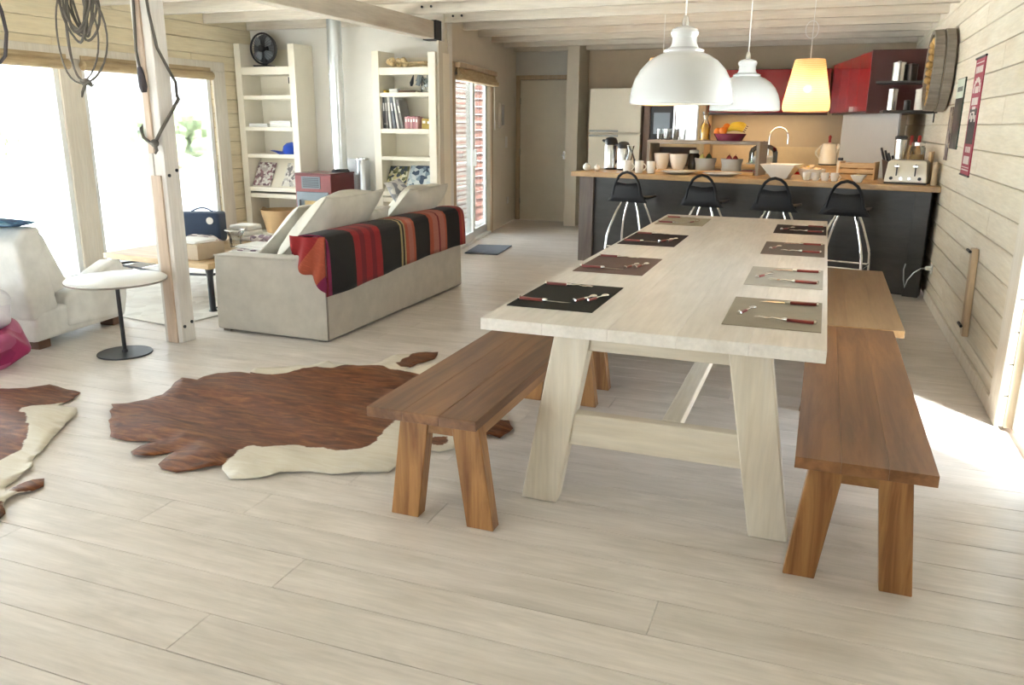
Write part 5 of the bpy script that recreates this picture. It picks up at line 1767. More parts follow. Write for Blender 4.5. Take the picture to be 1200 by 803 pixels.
def smoothpoly(poly, it=2):
    for _ in range(it):
        q_ = []
        for i in range(len(poly)):
            a, b = poly[i], poly[(i + 1) % len(poly)]
            q_ += [(.75 * a[0] + .25 * b[0], .75 * a[1] + .25 * b[1]), (.25 * a[0] + .75 * b[0], .25 * a[1] + .75 * b[1])]
        poly = q_
    return poly


def ragged(poly, seed, amp=.012):
    q = random.Random(seed)
    r_ = []
    for i in range(len(poly)):
        a, b = Vector(poly[i]), Vector(poly[(i + 1) % len(poly)])
        k = max(1, int((b - a).length / .045))
        for j in range(k):
            p = a.lerp(b, j / k)
            r_.append((p.x + q.uniform(-amp, amp), p.y + q.uniform(-amp, amp)))
    return r_


hm, n, b_, o_ = newmat('cowhide')
at = n.nodes.new('ShaderNodeAttribute')
at.attribute_name = 'brown'
v = coords(n, (1, 1, 1), False)
nz = noise(n, v, 16, 6, .7)
ad = n.nodes.new('ShaderNodeMath')
ad.operation = 'MULTIPLY_ADD'
ad.inputs[1].default_value = .55
n.links.new(nz, ad.inputs[0])
n.links.new(at.outputs['Fac'], ad.inputs[2])
st = ramp(n, [(.72, (0, 0, 0)), (.80, (1, 1, 1))])
n.links.new(ad.outputs[0], st.inputs[0])
mv = coords(n, (3, 16, 3), False)
f = noise(n, mv, 2.2, 5, .6, .8)
br = ramp(n, [(.30, (.060, .019, .008)), (.5, (.165, .055, .022)), (.70, (.30, .125, .045))])
n.links.new(f, br.inputs[0])
wh = ramp(n, [(.3, (.68, .62, .50)), (.7, (.78, .74, .65))])
n.links.new(f, wh.inputs[0])
n.links.new(mix(n, st.outputs[0], wh.outputs[0], br.outputs[0]), b_.inputs['Base Color'])
b_.inputs['Roughness'].default_value = .45
b_.inputs['Specular IOR Level'].default_value = .35
bump(n, b_, noise(n, coords(n, (30, 90, 30), False), 4, 4), .35, .004)
M['hide'] = hm


def cowhide(label, outline, brown, c0, seed, step=.028):
    out_ = ragged(outline, seed, .008)
    brn = [ragged(p, seed + 5, .015) for p in brown]
    xs, ys_ = [p[0] for p in out_], [p[1] for p in out_]
    q = random.Random(seed)
    bmx = bmesh.new()
    # boundary-conforming triangulation: outline + inner points
    vs = [bmx.verts.new((x, y_, 0)) for x, y_ in out_]
    fc = bmx.faces.new(vs)
    bmesh.ops.triangulate(bmx, faces=[fc])
    for _ in range(6):
        es = [e for e in bmx.edges if e.calc_length() > step * 2.2]
        if not es: break
        bmesh.ops.subdivide_edges(bmx, edges=es, cuts=1, use_grid_fill=False)
        bmesh.ops.triangulate(bmx, faces=[f_ for f_ in bmx.faces if len(f_.verts) > 3])
        bmesh.ops.beautify_fill(bmx, faces=bmx.faces[:], edges=bmx.edges[:])
    me = bpy.data.meshes.new('cowhide')
    lay_ = []
    for v_ in bmx.verts:
        p = (v_.co.x, v_.co.y)
        d = edge_dist(p, out_)
        k = min(1, d / .12)
        s_ = 0
        bd = -9
        for pl in brn:
            e_ = edge_dist(p, pl)
            bd = max(bd, e_ if inside(p, pl) else -e_)
        z = .006 + k * (  .007 + .020 * math.sin(9 * v_.co.y + 2.0 * v_.co.x + seed) * math.sin(2.2 * v_.co.x + seed) + .008 * math.sin(23 * v_.co.y + 6 * v_.co.x) * math.sin(5 * v_.co.x))
        z += (1 - k) * .010 * max(0, math.sin(17 * v_.co.x + 11 * v_.co.y + seed)) ** 2
        v_.co.z = max(z, .004)
        lay_.append(max(0, min(1, .5 + bd * 11)))
    bmx.normal_update()
    if sum(f_.normal.z for f_ in bmx.faces) < 0: bmesh.ops.reverse_faces(bmx, faces=bmx.faces[:])
    for v_ in bmx.verts: v_.co -= Vector((c0[0], c0[1], 0))
    bmx.to_mesh(me)
    bmx.free()
    at_ = me.attributes.new('brown', 'FLOAT', 'POINT')
    at_.data.foreach_set('value', lay_)
    me.materials.append(M['hide'])
    me.polygons.foreach_set('use_smooth', [True] * len(me.polygons))
    o = bpy.data.objects.new('cowhide', me)
    COL.objects.link(o)
    o.location = (c0[0], c0[1], .002)
    sd_ = o.modifiers.new('solid', 'SOLIDIFY')
    sd_.thickness = .003
    sd_.offset = 0
    setp(o, label, 'rug', 'cowhide rugs')


H1 = [(-3.384, 3.012), (-3.347, 3.085), (-3.296, 3.164), (-3.283, 3.261), (-3.315, 3.36), (-3.371, 3.453), (-3.372, 3.522), (-3.282, 3.541), (-3.291, 3.608), (-3.267, 3.69), (-3.184, 3.741), (-3.082, 3.746), (-3.136, 3.855), (-2.989, 3.934), (-2.854, 4.008), (-2.805, 4.167), (-2.719, 4.101), (-2.572, 4.141), (-2.493, 4.213), (-2.49, 4.336), (-2.457, 4.434), (-2.404, 4.498), (-2.32, 4.576), (-2.238, 4.587), (-2.208, 4.45), (-2.247, 4.312), (-2.266, 4.169), (-2.181, 4.299), (-2.111, 4.448), (-1.818, 4.256), (-1.55, 3.864), (-1.327, 3.539), (-1.302, 3.449), (-1.324, 3.357), (-1.375, 3.373), (-1.415, 3.31), (-1.473, 3.241), (-1.476, 3.151), (-1.514, 3.093), (-1.577, 3.089), (-1.604, 2.974), (-1.63, 2.826), (-1.706, 2.777), (-1.799, 2.721), (-1.949, 2.69), (-2.041, 2.635), (-2.115, 2.559), (-2.209, 2.513), (-2.308, 2.567), (-2.324, 2.609), (-2.364, 2.564), (-2.414, 2.515), (-2.469, 2.475), (-2.546, 2.482), (-2.603, 2.518), (-2.623, 2.59), (-2.63, 2.66), (-2.67, 2.613), (-2.712, 2.555), (-2.765, 2.544), (-2.82, 2.585), (-2.819, 2.639), (-2.777, 2.7), (-2.893, 2.687), (-2.983, 2.674), (-3.05, 2.682)]
B1 = [[(-3.601, 3.042), (-3.435, 3.231), (-3.416, 3.402), (-3.42, 3.683), (-3.093, 3.76), (-2.951, 3.799), (-2.864, 3.889), (-2.833, 3.977), (-2.689, 4.036), (-2.563, 4.125), (-2.457, 4.149), (-2.349, 4.116), (-2.221, 4.094), (-2.065, 4.067), (-1.782, 3.927), (-1.673, 3.741), (-1.801, 3.589), (-1.906, 3.437), (-1.872, 3.321), (-1.871, 3.175), (-1.832, 3.075), (-1.868, 2.974), (-1.946, 2.932), (-2.059, 2.952), (-2.157, 2.924), (-2.218, 2.878), (-2.26, 2.807), (-2.329, 2.812), (-2.341, 2.754), (-2.347, 2.669), (-2.334, 2.528), (-2.43, 2.408), (-2.696, 2.49), (-3.069, 2.606)], [(-2.318, 4.167), (-2.381, 4.339), (-2.39, 4.592), (-2.251, 4.694), (-2.171, 4.424), (-2.238, 4.237)], [(-1.593, 3.148), (-1.628, 3.237), (-1.553, 3.278), (-1.515, 3.179)], [(-1.384, 3.299), (-1.455, 3.513), (-1.332, 3.614), (-1.279, 3.411), (-1.312, 3.328)]]
cowhide('large brown and white cowhide between the sofa and the left bench', H1, B1, (-2.4, 3.4), 1)
H2 = [(-4.181, 2.995), (-4.107, 3.041), (-4.024, 3.107), (-3.971, 3.145), (-3.831, 3.136), (-3.721, 3.116), (-3.665, 3.016), (-3.658, 2.931), (-3.54, 2.921), (-3.467, 2.867), (-3.365, 2.701), (-3.271, 2.548), (-3.193, 2.416), (-3.141, 2.334), (-3.078, 2.291), (-3.065, 2.239), (-3.004, 2.119), (-2.965, 2.066), (-2.95, 2.115), (-2.95, 2.193), (-2.925, 2.221), (-2.875, 2.179), (-2.872, 2.128), (-2.901, 2.075), (-2.893, 2.013), (-2.852, 1.974), (-2.78, 1.942), (-2.753, 1.887), (-2.95, 1.767), (-3.657, 1.967), (-4.444, 2.295), (-4.527, 2.67)]
B2 = [[(-5.361, 2.826), (-4.293, 3.082), (-4.051, 3.214), (-3.697, 3.158), (-3.651, 2.977), (-3.688, 2.904), (-3.743, 2.798), (-3.677, 2.73), (-3.519, 2.639), (-3.418, 2.547), (-3.308, 2.402), (-3.266, 2.285), (-3.326, 2.098), (-3.698, 1.862)], [(-2.946, 2.074), (-2.959, 2.262), (-2.835, 2.169), (-2.881, 2.067)], [(-2.899, 1.964), (-2.876, 2.004), (-2.761, 1.942), (-2.717, 1.859), (-2.775, 1.836)]]
cowhide('second brown and white cowhide cut off at the left frame edge', H2, B2, (-3.7, 2.6), 3)

# ============================================================ LEFT SIDE
# round side table
c = (-4.13, 3.835, 0)
t = thing('side_table', 'small round white side table on a black stem beside the post', 'side table', c)
obj('tabletop', MB().lathe([(.294, .478), (.30, .482), (.30, .494), (.295, .498)], c, 48), M['white_matte'], t, smooth=40)
obj('edge_band', MB().lathe([(.3005, .478), (.302, .486), (.3005, .490)], c, 48, cap=False), M['grey_stand'], t)
obj('stem', MB().cyl((c[0], c[1], .012), (c[0], c[1], .478), .013, 14), M['black_metal'], t, smooth=40)
obj('base', MB().lathe([(.165, 0), (.168, .004), (.166, .010), (.02, .013), (.016, .03)], c, 40), M['black_metal'], t, smooth=40)

# white armchair (local: x right, y forward)
CR = .12
t = thing('armchair', 'low white upholstered armchair by the left window, seen from behind its right side', 'armchair', (-4.67, 3.64, 0), CR)
W = .86


def side_prism(prof, x0, x1):
    return MB().extr([(x0, y_, z) for y_, z in prof], (x1 - x0, 0, 0))


obj('base', side_prism([(.0, .06), (.85, .06), (.85, .24), (.30, .26), (.05, .26)], -W, 0), M['white_uph'], t, world=False, bevel=.03, seg=3, smooth=40)
obj('backrest', side_prism([(.01, .20), (.24, .24), (.20, .50), (.17, .80), (.04, .80), (-.05, .70)], -W, 0), M['white_uph'], t, world=False, bevel=.035, seg=3, smooth=40)
obj('back_cushion', side_prism([(.23, .34), (.40, .36), (.30, .58), (.23, .74), (.17, .76)], -W + .05, -.04), M['white_uph'], t, world=False, bevel=.045, seg=4, smooth=50)
obj('seat_cushion', side_prism([(.24, .23), (.80, .23), (.82, .30), (.78, .345), (.26, .345)], -W + .155, -.14), M['white_uph'], t, world=False, bevel=.035, seg=3, smooth=50)
for xa, xb in ((-W - .02, -W + .15), (-.135, .012)):
    obj('arm', side_prism([(.27, .10), (.84, .065), (.885, .20), (.89, .40), (.865, .475), (.78, .485), (.62, .435), (.47, .355), (.30, .315)], xa, xb), M['white_uph'], t, world=False, bevel=.04, seg=4, smooth=50)
for x_ in (-W + .06, -.10):
    for y_ in (.05, .74):
        obj('foot', MB().box(x_ - .045, x_ + .07, y_, y_ + .10, 0, .065), M['dark_foot'], t, world=False, bevel=.006)
single('blue_cloth', 'dark blue patterned cloth lying over the armchair back', 'cloth', MB().pillow(Matrix.Translation((-4.98, 3.60, .835)) @ Matrix.Rotation(.2, 4, 'Z'), .34, .13, .03, 14, 6), M['blue_cloth'], (-4.98, 3.60, .80), smooth=True)
# pink and lilac bag at the frame edge
t = thing('plastic_bag', 'lilac and dark pink soft bag on the floor at the left frame edge', 'bag', (-4.62, 3.28, 0))
def crumple(m_, amp, seed):
    q = random.Random(seed)
    ph = [q.uniform(0, 6) for _ in range(6)]
    m_.v = [(x + amp * math.sin(19 * y + ph[0]) * math.sin(23 * z + ph[1]), y + amp * math.sin(21 * x + ph[2]) * math.sin(17 * z + ph[3]), max(.002, z + amp * math.sin(18 * x + ph[4]) * math.sin(22 * y + ph[5]))) for x, y, z in m_.v]
    return m_


obj('lower_bag', crumple(MB().ball((-4.68, 3.30, .15), (.27, .19, .15), 40, 26), .034, 2), M['bag_pink'], t, smooth=True)
obj('upper_bag', crumple(MB().ball((-4.74, 3.31, .33), (.25, .17, .14), 40, 26), .030, 7), M['bag_lilac'], t, smooth=True)

# coffee table
TX = [(-5.55, 5.05), (-4.36, 4.93), (-4.24, 6.25), (-5.45, 6.35)]
t = thing('coffee_table', 'low wooden coffee table with dark iron legs behind the post', 'coffee table', (-4.9, 5.6, 0))
P4 = [Vector((*p, 0)) for p in TX]
for k in range(6):
    a0, a1 = k / 6 + .001, (k + 1) / 6 - .001
    q4 = [P4[0].lerp(P4[3], a0), P4[1].lerp(P4[2], a0), P4[1].lerp(P4[2], a1), P4[0].lerp(P4[3], a1)]
    obj('board', MB().prism([(p.x, p.y) for p in q4], .355, .40), M['tan_wood_x'], t, bevel=.002, seg=1)
cen = sum(P4, Vector()) / 4
for p in P4:
    a = p.lerp(cen, .10)
    obj('leg', MB().tube([(a.x, a.y, .0105), (a.x, a.y, .03), (a.x, a.y, .28), (a.x, a.y, .355)], [.035, .024, .024, .034], 8), M['black_metal'], t, smooth=40)
A4 = [p.lerp(cen, .10) for p in P4]
for a, b in zip(A4, A4[1:] + A4[:1]):
    obj('iron_bar', MB().tube([(a.x, a.y, .30), ((a.x + b.x) / 2, (a.y + b.y) / 2, .27), (b.x, b.y, .30)], .010, 6), M['black_metal'], t)
obj('floor_bar', MB().tube([(A4[1].x, A4[1].y, .03), (A4[2].x, A4[2].y, .03)], .008, 6), M['black_metal'], t)
t = thing('cardboard_box', 'beige cardboard box with papers on top at the near end of the coffee table', 'box', (-4.72, 5.20, .401))
obj('box_body', MB().prism([(-4.90, 5.05), (-4.53, 5.02), (-4.50, 5.30), (-4.87, 5.33)], .401, .525), M['kraft'], t, bevel=.004, seg=1)
for k in range(3):
    obj('paper', MB().prism([(-4.87 + .02 * k, 5.08), (-4.58 + .01 * k, 5.05), (-4.55, 5.26 + .01 * k), (-4.85, 5.30)], .526 + .007 * k, .5315 + .007 * k), M['paper'], t)
t = thing('navy_bag', 'dark blue box-shaped bag with a pale round emblem beyond the coffee table', 'bag', (-5.25, 5.85, .401))
dv_ = Vector((.94, .34, 0)).normalized()
n2 = Vector((-dv_.y, dv_.x, 0))
b0 = Vector((-5.44, 5.72, .401))
obj('body', MB().extr([b0, b0 + dv_ * .44, b0 + dv_ * .44 + n2 * .20, b0 + n2 * .20], (0, 0, .27)), M['navy'], t, bevel=.03, seg=3, smooth=40)
ec = b0 + dv_ * .36 + Vector((0, 0, .20)) - n2 * .002
ring = [ec + dv_ * (.032 * math.cos(a)) + Vector((0, 0, .032 * math.sin(a))) for a in [2 * PI * k / 18 for k in range(18)]]
obj('emblem', MB().extr(ring, -n2 * .003), M['white_cer'], t)
obj('grip', MB().tube([b0 + dv_ * (.16 + .02 * k) + n2 * .1 + Vector((0, 0, .27 + .035 * math.sin(PI * k / 10))) for k in range(11)], .009, 6), M['navy'], t)
t = thing('folded_towels', 'pile of folded white towels at the far end of the coffee table', 'towel', (-5.02, 6.12, .401))
for k in range(3):
    obj('towel', MB().box(-5.08, -4.84 - .01 * k, 6.06, 6.26, .401 + .048 * k, .447 + .048 * k), M['paper'], t, bevel=.02, seg=3, smooth=50)
c = (-4.74, 5.73, .401)
t = thing('glass_bowl', 'clear faceted glass bowl on the coffee table', 'bowl', c)
obj('bowl', MB().lathe([(.045, 0), (.05, .005), (.055, .09), (.085, .15), (.082, .15), (.051, .09), (.045, .015), (.001, .012)], c, 12), M['drink_glass'], t, smooth=20)
obj('rim', MB().tube([(c[0] + .084 * math.cos(a), c[1] + .084 * math.sin(a), c[2] + .15) for a in [2 * PI * k / 20 for k in range(20)]], .004, 6, closed=True), M['white_cer'], t)
single('patterned_bundle', 'grey and plum patterned cloth bundle on the coffee table', 'cloth', MB().pillow(Matrix.Translation((-4.98, 5.56, .458)) @ Matrix.Rotation(.5, 4, 'Z'), .16, .13, .055, 12, 3), M['cloth_mix'], (-4.98, 5.56, .401), smooth=True)
t = thing('magazine_pile', 'open white magazines nearest the sofa on the coffee table', 'magazine', (-4.45, 5.65, .401))
for k in range(4):
    a = .25 * math.sin(2.1 * k)
    mm = Matrix.Translation((-4.44 - .01 * k, 5.60 + .05 * k, .406 + .010 * k)) @ Matrix.Rotation(a, 4, 'Z')
    m_ = MB().box(-.17, .17, -.13, .13, -.004, .004)
    m_.v = [tuple(mm @ Vector(v_)) for v_ in m_.v]
    obj('magazine', m_, M['paper'] if k != 1 else M['cloth_mix'], t)
t = thing('dark_magazine', 'rolled plum and white patterned cloth beyond the white magazines', 'cloth', (-4.65, 6.05, .401))
obj('roll', MB().tube([(-4.80, 6.02, .437), (-4.70, 6.03, .44), (-4.55, 6.05, .438), (-4.34, 6.10, .436)], [.028, .035,   .035, .028], 10), M['cloth_mix'], t, smooth=True)
obj('sheet', MB().box(-4.80, -4.36, 6.14, 6.24, .401, .408), M['paper'], t)
single('pale_rug', 'pale woven rug under the coffee table near the window', 'rug', MB().prism([(-5.95, 4.75), (-4.35, 4.50), (-4.05, 6.5), (-5.75, 6.7)], .001, .010), print_mat('pale_rug_weave', [(.76, .73, .67), (.66, .63, .57), (.72, .69, .63), (.78, .76, .70)], 10, .95), (-5.0, 5.6, 0), bevel=.003, seg=1)
single('door_mat', 'slate blue rectangular door mat before the sliding glass door', 'mat', MB().prism([(-3.80, 8.52), (-3.40, 8.56), (-3.50, 9.28), (-3.91, 9.18)], .001, .014), M['mat_blue'], (-3.65, 8.9, 0), bevel=.003, seg=1)

# ------------------------------------------------------------ bookshelves
YB, YBK = 8.0, 8.355


def bookshelf(label, x0, x1, ztop, shelves, bottom):
    t = thing('bookshelf', label, 'bookshelf', ((x0 + x1) / 2, YB, 0))
    obj('side_panel', MB().box(x0, x0 + .085, YB, YBK, 0, ztop), M['shelf'], t, bevel=.003, seg=1)
    obj('side_panel', MB().box(x1 - .085, x1, YB, YBK, 0, ztop - .02), M['shelf'], t, bevel=.003, seg=1)
    obj('back_panel', MB().box(x0 + .085, x1 - .085, YBK - .015, YBK, 0, ztop - .05), M['shelf'], t)
    for k, (z, th) in enumerate(shelves):
        obj('shelf_board', MB().box(x0 + .086, x1 - .086, YB + .004, YBK - .016, z - th, z), M['shelf'], t, bevel=.003, seg=1)
    # slanted display board with a lip
    zb = bottom
    obj('display_board', MB().hexa([(x0 + .087, YB + .02, zb), (x1 - .087, YB + .02, zb), (x1 - .087, YB + .04, zb), (x0 + .087, YB + .04, zb),
                                  (x0 + .087, YBK - .10, zb + .36), (x1 - .087, YBK - .10, zb + .36), (x1 - .087, YBK - .08, zb + .36), (x0 + .087, YBK - .08, zb + .36)]), M['shelf'], t)
    obj('display_lip', MB().box(x0 + .087, x1 - .087, YB + .002, YB + .018, zb - .02, zb + .03), M['shelf'], t)
    return t


bookshelf('tall cream bookshelf in the left corner carrying the fan', -6.43, -5.615, 2.32, [(2.065, .085), (1.755, .045), (1.405, .045), (1.10, .045), (.645, .05), (.19, .05)], .69)
bookshelf('tall cream bookshelf right of the stove under the beam end', -4.64, -3.885, 2.20, [(2.03, .075), (1.775, .045), (1.40, .05), (1.105, .04), (.66, .05), (.40, .04)], .70)


def display_mag(label, x0, x1, zb, mt, h=.27, sh=0):
    k0, k1 = .045, .045 + h
    f = lambda kk_: (YB + .0 + .215 * (kk_ / .36) + .005, zb + kk_)
    (ya, za), (yb, zb_) = f(k0), f(k1)
    m_ = MB().hexa([(x0, ya, za), (x1, ya, za), (x1, ya + .010, za), (x0, ya + .010, za), (x0 + sh, yb, zb_), (x1 + sh, yb, zb_), (x1 + sh, yb + .010, zb_), (x0 + sh, yb + .010, zb_)])
    single('magazine', label, 'magazine', m_, mt, ((x0 + x1) / 2, ya, za), 'magazines on the slanted shelves')


display_mag('plum coloured magazine at the left on the slanted shelf below the blue cap', -6.33, -6.08, .69, M['mag_a'], .26)
display_mag('pale magazine at the right on the slanted shelf below the blue cap', -5.92, -5.72, .69, M['mag_b'], .26)
display_mag('green and yellow magazine at the left on the slanted shelf beside the stove', -4.545, -4.31, .70, M['mag_c'], .25)
display_mag('blue-grey magazine at the right on the slanted shelf beside the stove', -4.29, -3.98, .70, M['mag_d'], .26)

# desk fan
fc = Vector((-6.10, 8.10, 2.265))
t = thing('desk_fan', 'dark round desk fan on top of the left bookshelf', 'fan', (fc.x, fc.y, 2.0655))
obj('base', MB().box(fc.x - .10, fc.x + .10, fc.y - .07, fc.y + .07, 2.0655, 2.085), M['black'], t, bevel=.006)
obj('stem', MB().tube([(fc.x, fc.y + .03, 2.08), (fc.x, fc.y + .05, 2.16), (fc.x, fc.y + .06, 2.26)], [.022, .018, .022], 10), M['black'], t, smooth=True)
obj('motor', MB().lathe([(.04, fc.y + .03), (.05, fc.y + .05), (.045, fc.y + .12), (.02, fc.y + .14)], (fc.x, 0, fc.z), 18, 'Y'), M['black'], t, smooth=40)
obj('rim', MB().tube([(fc.x + .165 * math.cos(a), fc.y, fc.z + .165 * math.sin(a)) for a in [2 * PI * k / 32 for k in range(32)]], .011, 8, closed=True), M['black'], t, smooth=True)
obj('back_plate', MB().lathe([(.158, fc.y + .045), (.158, fc.y + .05), (.001, fc.y + .055)], (fc.x, 0, fc.z), 28, 'Y'), plain('fan_grey', (.10, .11, .12), .5), t)
cg = MB()
for k in range(28):
    a = 2 * PI * k / 28
    cg.tube([(fc.x + .035 * math.cos(a), fc.y - .035, fc.z + .035 * math.sin(a)), (fc.x + .12 * math.cos(a), fc.y - .03, fc.z + .12 * math.sin(a)), (fc.x + .165 * math.cos(a), fc.y, fc.z + .165 * math.sin(a))], .0016, 4)
obj('cage', cg, M['black_metal'], t, kind='stuff')
obj('hub', MB().lathe([(.038, fc.y - .042), (.042, fc.y - .03), (.03, fc.y + .03)], (fc.x, 0, fc.z), 18, 'Y'), M['black'], t, smooth=40)
for k in range(4):
    a0 = PI / 4 + k * PI / 2

    def blade(u, v_, a0=a0):
        r_ = .035 + .11 * u
        a = a0 + (v_ - .5) * (.55 + .45 * math.sin(PI * min(u * 1.0, 1)))
        return (fc.x + r_ * math.cos(a), fc.y + .005 + .022 * (v_ - .5), fc.z + r_ * math.sin(a))
    obj('fan_blade', MB().grid(blade, 8, 6), plain('fan_blade_%d' % k, (.20, .22, .24), .35), t, solid=.003, smooth=True)

# things on the left shelf
for k, (x0, x1, h_, lab) in enumerate(((-6.32, -6.06, .04, 'flat stack of white napkins at the left on the middle left shelf'), (-6.03, -5.74, .07, 'thicker stack of white napkins at the right on the middle left shelf'))):
    t = thing('napkin_stack', lab, 'napkins', ((x0 + x1) / 2, 8.12, 1.4055), group='napkin stacks')
    n_ = 2 + k
    for j in range(n_):
        obj('napkin', MB().box(x0 + .004 * j, x1 - .003 * j, 8.03, 8.22, 1.4055 + h_ / n_ * j, 1.4055 + h_ / n_ * (j + 1) - .001), M['paper'], t, bevel=.006, seg=2)
t = thing('peaked_hat', 'bright blue cap on the fourth shelf of the left bookshelf', 'hat', (-5.86, 8.14, 1.1005))
obj('crown', MB().lathe([(.11, 0), (.115, .03), (.10, .09), (.06, .125), (.002, .135)], (-5.83, 8.16, 1.1005), 20), M['blue'], t, smooth=True)
obj('brim', MB().pillow(Matrix.Translation((-5.95, 8.11, 1.118)) @ Matrix.Rotation(.15, 4, 'Y'), .10, .085, .012, 10, 2), M['blue'], t, smooth=True)
single('small_speaker', 'tiny black gadget fixed inside the upper right of the left bookshelf', 'gadget', MB().box(-5.735, -5.702, 8.03, 8.06, 1.88, 1.95), M['black'], (-5.72, 8.04, 1.9), bevel=.004)
# basket on the bottom shelf
c = (-5.985, 8.06, .1905)
t = thing('tub_basket', 'tan round tub basket at the foot of the left bookshelf', 'basket', (c[0], c[1], .1905))
obj('tub', MB().lathe([(.165, 0), (.18, .01), (.235, .255), (.24, .27), (.226, .27), (.17, .02), (.001, .012)], (c[0], 8.08, c[2]), 32), M['basket'], t, smooth=40)
for s_ in (-1, 1):
    obj('handle', MB().tube([(c[0] + s_ * (.225 + .03 * math.sin(PI * k / 8)), 8.08 - .06 + .12 * k / 8, c[2] + .25 + .03 * math.sin(PI * k / 8)) for k in range(9)], .009, 6), M['basket'], t, smooth=True)

# things on the right shelf
q = random.Random(21)
t = thing('dried_branches', 'bundle of dried twigs and petals on top of the right bookshelf', 'dried flowers', (-4.27, 8.15, 2.0305))
m_ = MB()
for k in range(30):
    x_ = -4.47 + q.uniform(0, .22)
    m_.ball((x_, 8.12 + q.uniform(-.06, .06), 2.055 + q.uniform(-.01, .055)), q.uniform(.016, .032), 7, 5)
obj('petals', m_, M['dried'], t, kind='stuff')
m_ = MB()
for k in range(26):
    a = Vector((-4.38 + q.uniform(-.08, .1), 8.14 + q.uniform(-.04, .04), 2.042 + q.uniform(-.002, .03)))
    m_.tube([a, a + Vector((.12, q.uniform(-.04, .04), q.uniform(-.005, .03))), a + Vector((q.uniform(.22, .36), q.uniform(-.06, .06), q.uniform(0, .04)))], .005, 5)
obj('twigs', m_, M['dried'], t, kind='stuff')
t = thing('glass_vase', 'pale glass vase with grey leaves on the second right shelf', 'vase', (-4.06, 8.13, 1.7755))
obj('vase', MB().lathe([(.05, 0), (.055, .01), (.055, .14), (.045, .16), (.042, .16), (.050, .135), (.050, .012), (.001, .01)], (-4.06, 8.13, 1.7755), 18), M['drink_glass'], t, smooth=40)
grey_leaf = plain('grey_leaf', (.34, .38, .40), .7, var=.2)
for k in range(9):
    a = q.uniform(0, 6.2)
    p0 = Vector((-4.06, 8.13, 1.90))
    mm = Matrix.Translation(p0 + Vector((.07 * math.cos(a) - .03, .04 * math.sin(a), q.uniform(-.03, .06)))) @ Matrix.Rotation(a, 4, 'Z') @ Matrix.Rotation(1.1, 4, 'X')
    obj('leaf', MB().pillow(mm, .030, .048, .004, 5, k), grey_leaf, t, smooth=True)
obj('stem', MB().tube([(-4.06, 8.13, 1.80), (-4.10, 8.13, 1.90), (-4.16, 8.12, 1.93)], .004, 5), M['black'], t)
single('black_pendant', 'small black tassel hanging by the grey leaves on the right shelf', 'ornament', MB().tube([(-4.175, 8.07, 1.955), (-4.18, 8.06, 1.92), (-4.19, 8.05, 1.87), (-4.195, 8.05, 1.84)], [.003, .012, .022, .012], 8), M['black'], (-4.18, 8.06, 1.9), smooth=True)
for k, (x0, x1, h_, mt, lab) in enumerate(((-4.54, -4.50, .025, M['banana'], 'tiny yellow block at the left of the second right shelf'), (-4.47, -4.37, .04, M['paper'], 'small white block on the second right shelf'), (-4.36, -4.16, .022, M['dark_foot'], 'low dark brown wooden piece on the second right shelf'), (-4.15, -4.12, .018, M['kraft'], 'small brown chip next to the glass vase'))):
    single('trinket', lab, 'trinket', MB().box(x0, x1, 8.06, 8.14, 1.7755, 1.7755 + h_), mt, ((x0 + x1) / 2, 8.1, 1.7755), bevel=.004)


def shelf_book(label, x0, wd, h_, tilt, mt, z=1.4005, dp=.20, pg=True):
    t = thing('book', label, 'book', (x0, 8.05, z), group='books on the third right shelf')
    mm = Matrix.Translation((x0, 8.05, z)) @ Matrix.Rotation(tilt, 4, 'Y')

    def X(m_):
        m_.v = [tuple(mm @ Vector(v_)) for v_ in m_.v]
        return m_
    if tilt < 0:
        mm = Matrix.Translation((x0, 8.05, z + wd * math.sin(-tilt) * 0)) @ Matrix.Rotation(tilt, 4, 'Y')
    obj('cover', X(MB().box(0, wd, 0, .003, 0, h_).box(0, .003, .003, dp, 0, h_).box(wd - .003, wd, .003, dp, 0, h_)), mt, t)
    obj('pages', X(MB().box(.0032, wd - .0032, .0032, dp - .004, .004, h_ - .004)), M['paper'], t)
    obj('spine_label', X(MB().box(wd * .2, wd * .8, -.0015, -.0002, h_ * .55, h_ * .8)), M['paper'] if mt is not M['paper'] else M['black'], t)


bk_ = [book('book_black', (.05, .05, .055)), book('book_white', (.70, .69, .66)), book('book_slate', (.20, .22, .26)), book('book_dark', (.24, .23, .22)), book('book_pale', (.62, .60, .58)), book('book_pink', (.56, .30, .30)), book('book_rose', (.45, .17, .20)), book('book_mustard', (.48, .33, .06))]
shelf_book('black book leftmost on the third right shelf', -4.551, 0.027, .335, 0, bk_[0])
shelf_book('dark grey book second from the left on the third right shelf', -4.515, 0.027, .335, -0.03, bk_[3])
shelf_book('white book third from the left on the third right shelf', -4.473, 0.027, .34, -0.07, bk_[1])
shelf_book('slate blue book fourth from the left on the third right shelf', -4.427, 0.027, .335, -0.11, bk_[2])
shelf_book('pale leaning book right of the slate blue one', -4.378, 0.024, .335, -0.15, bk_[4])
shelf_book('dark leaning book, rightmost of the tall tilted books', -4.327, 0.026, .30, -0.19, bk_[3])
for k in range(5):
    shelf_book('small ' + ['pink book, first', 'rose book, second', 'pink book, third', 'rose book, fourth', 'pink book, last'][k] + ' of the short row on the third right shelf', -4.285 + .032 * k, .029, .125 + .006 * (k % 2), 0, bk_[5 + k % 2], dp=.12)
shelf_book('thick mustard green book at the right end of the third right shelf', -4.08, .055, .105, 0, bk_[7], dp=.12)
shelf_book('second mustard green book at the right end of the third right shelf', -4.024, .050, .098, 0, bk_[7], dp=.12)

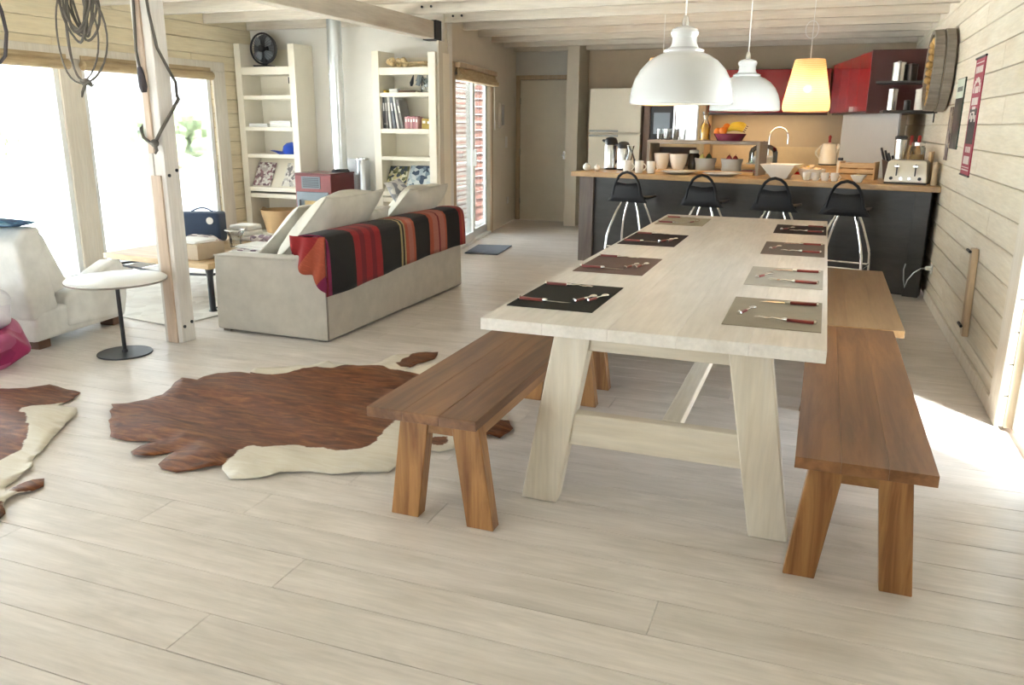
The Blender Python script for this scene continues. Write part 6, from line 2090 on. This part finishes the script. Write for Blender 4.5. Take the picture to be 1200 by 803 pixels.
# ------------------------------------------------------------ stove
t = thing('stove', 'dark red pellet stove with a grey front and a tall steel flue', 'stove', (-5.19, 7.84, 0))
sx0, sx1, sy0, sy1 = -5.42, -4.965, 7.60, 8.08
obj('body', MB().box(sx0, sx1, sy0 + .02, sy1, .05, .905), M['stove_red'], t, bevel=.006)
obj('top_plate', MB().box(sx0 - .005, sx1 + .005, sy0, sy1 + .005, .905, .925), M['stove_red'], t, bevel=.005)
obj('front_panel', MB().box(sx0, sx1, sy0, sy0 + .019, .05, .904), M['stove_front'], t, bevel=.003, seg=1)
gr = obj('grille', MB().box(sx0 + .085, sx1 - .13, sy0 - .006, sy0 - .0005, .76, .89), M['stove_grey'], t, bevel=.002, seg=1)
for k in range(6):
    obj('grille_slat', MB().box(sx0 + .105, sx1 - .15, sy0 - .012, sy0 - .0065, .775 + .018 * k, .785 + .018 * k), M['black_metal'], gr)
dd = obj('door', MB().box(sx0 + .02, sx1 - .03, sy0 - .014, sy0 - .0005, .12, .725), M['stove_grey'], t, bevel=.004, seg=1)
obj('window', MB().box(sx0 + .125, sx1 - .12, sy0 - .019, sy0 - .0145, .25, .63), M['amber'], dd)
obj('handle', MB().cyl((sx0 + .075, sy0 - .035, .40), (sx0 + .075, sy0 - .035, .64), .012, 8), M['black_metal'], dd)
for x_ in (sx0 + .06, sx1 - .06):
    for y_ in (sy0 + .08, sy1 - .08):
        obj('foot', MB().cyl((x_, y_, 0), (x_, y_, .052), .02, 10), M['black_metal'], t)
obj('flue', MB().lathe([(.078, .925), (.078, ZC)], (-5.055, 7.95, 0), 28), M['galv'], t, smooth=40)
for z in (1.35, 1.95):
    obj('flue_joint', MB().lathe([(.080, z), (.082, z + .01), (.080, z + .05)], (-5.055, 7.95, 0), 28, cap=False), M['galv'], t, smooth=40)
obj('flue_collar', MB().lathe([(.10, .925), (.10, .94), (.08, .96)], (-5.055, 7.95, 0), 28), M['black_metal'], t)
single('white_sheet', 'glossy white sheet standing behind the stove', 'heat shield', MB().box(-5.26, -5.02, 8.29, 8.30, 0, 1.06), M['white_gloss'], (-5.14, 8.3, 0), bevel=.002, seg=1)  # upright glossy white sheet just in front of the back wall
c = (-4.93, 8.22, 0)
t = thing('steel_cylinder', 'slim grey steel cylinder standing between the stove and the right bookshelf', 'cylinder', c)
obj('body', MB().lathe([(.075, 0), (.08, .01), (.08, 1.02), (.07, 1.05)], c, 28), M['galv'], t, smooth=40)
obj('lid', MB().lathe([(.082, 1.0505), (.082, 1.07), (.02, 1.08)], c, 28), M['steel'], t)
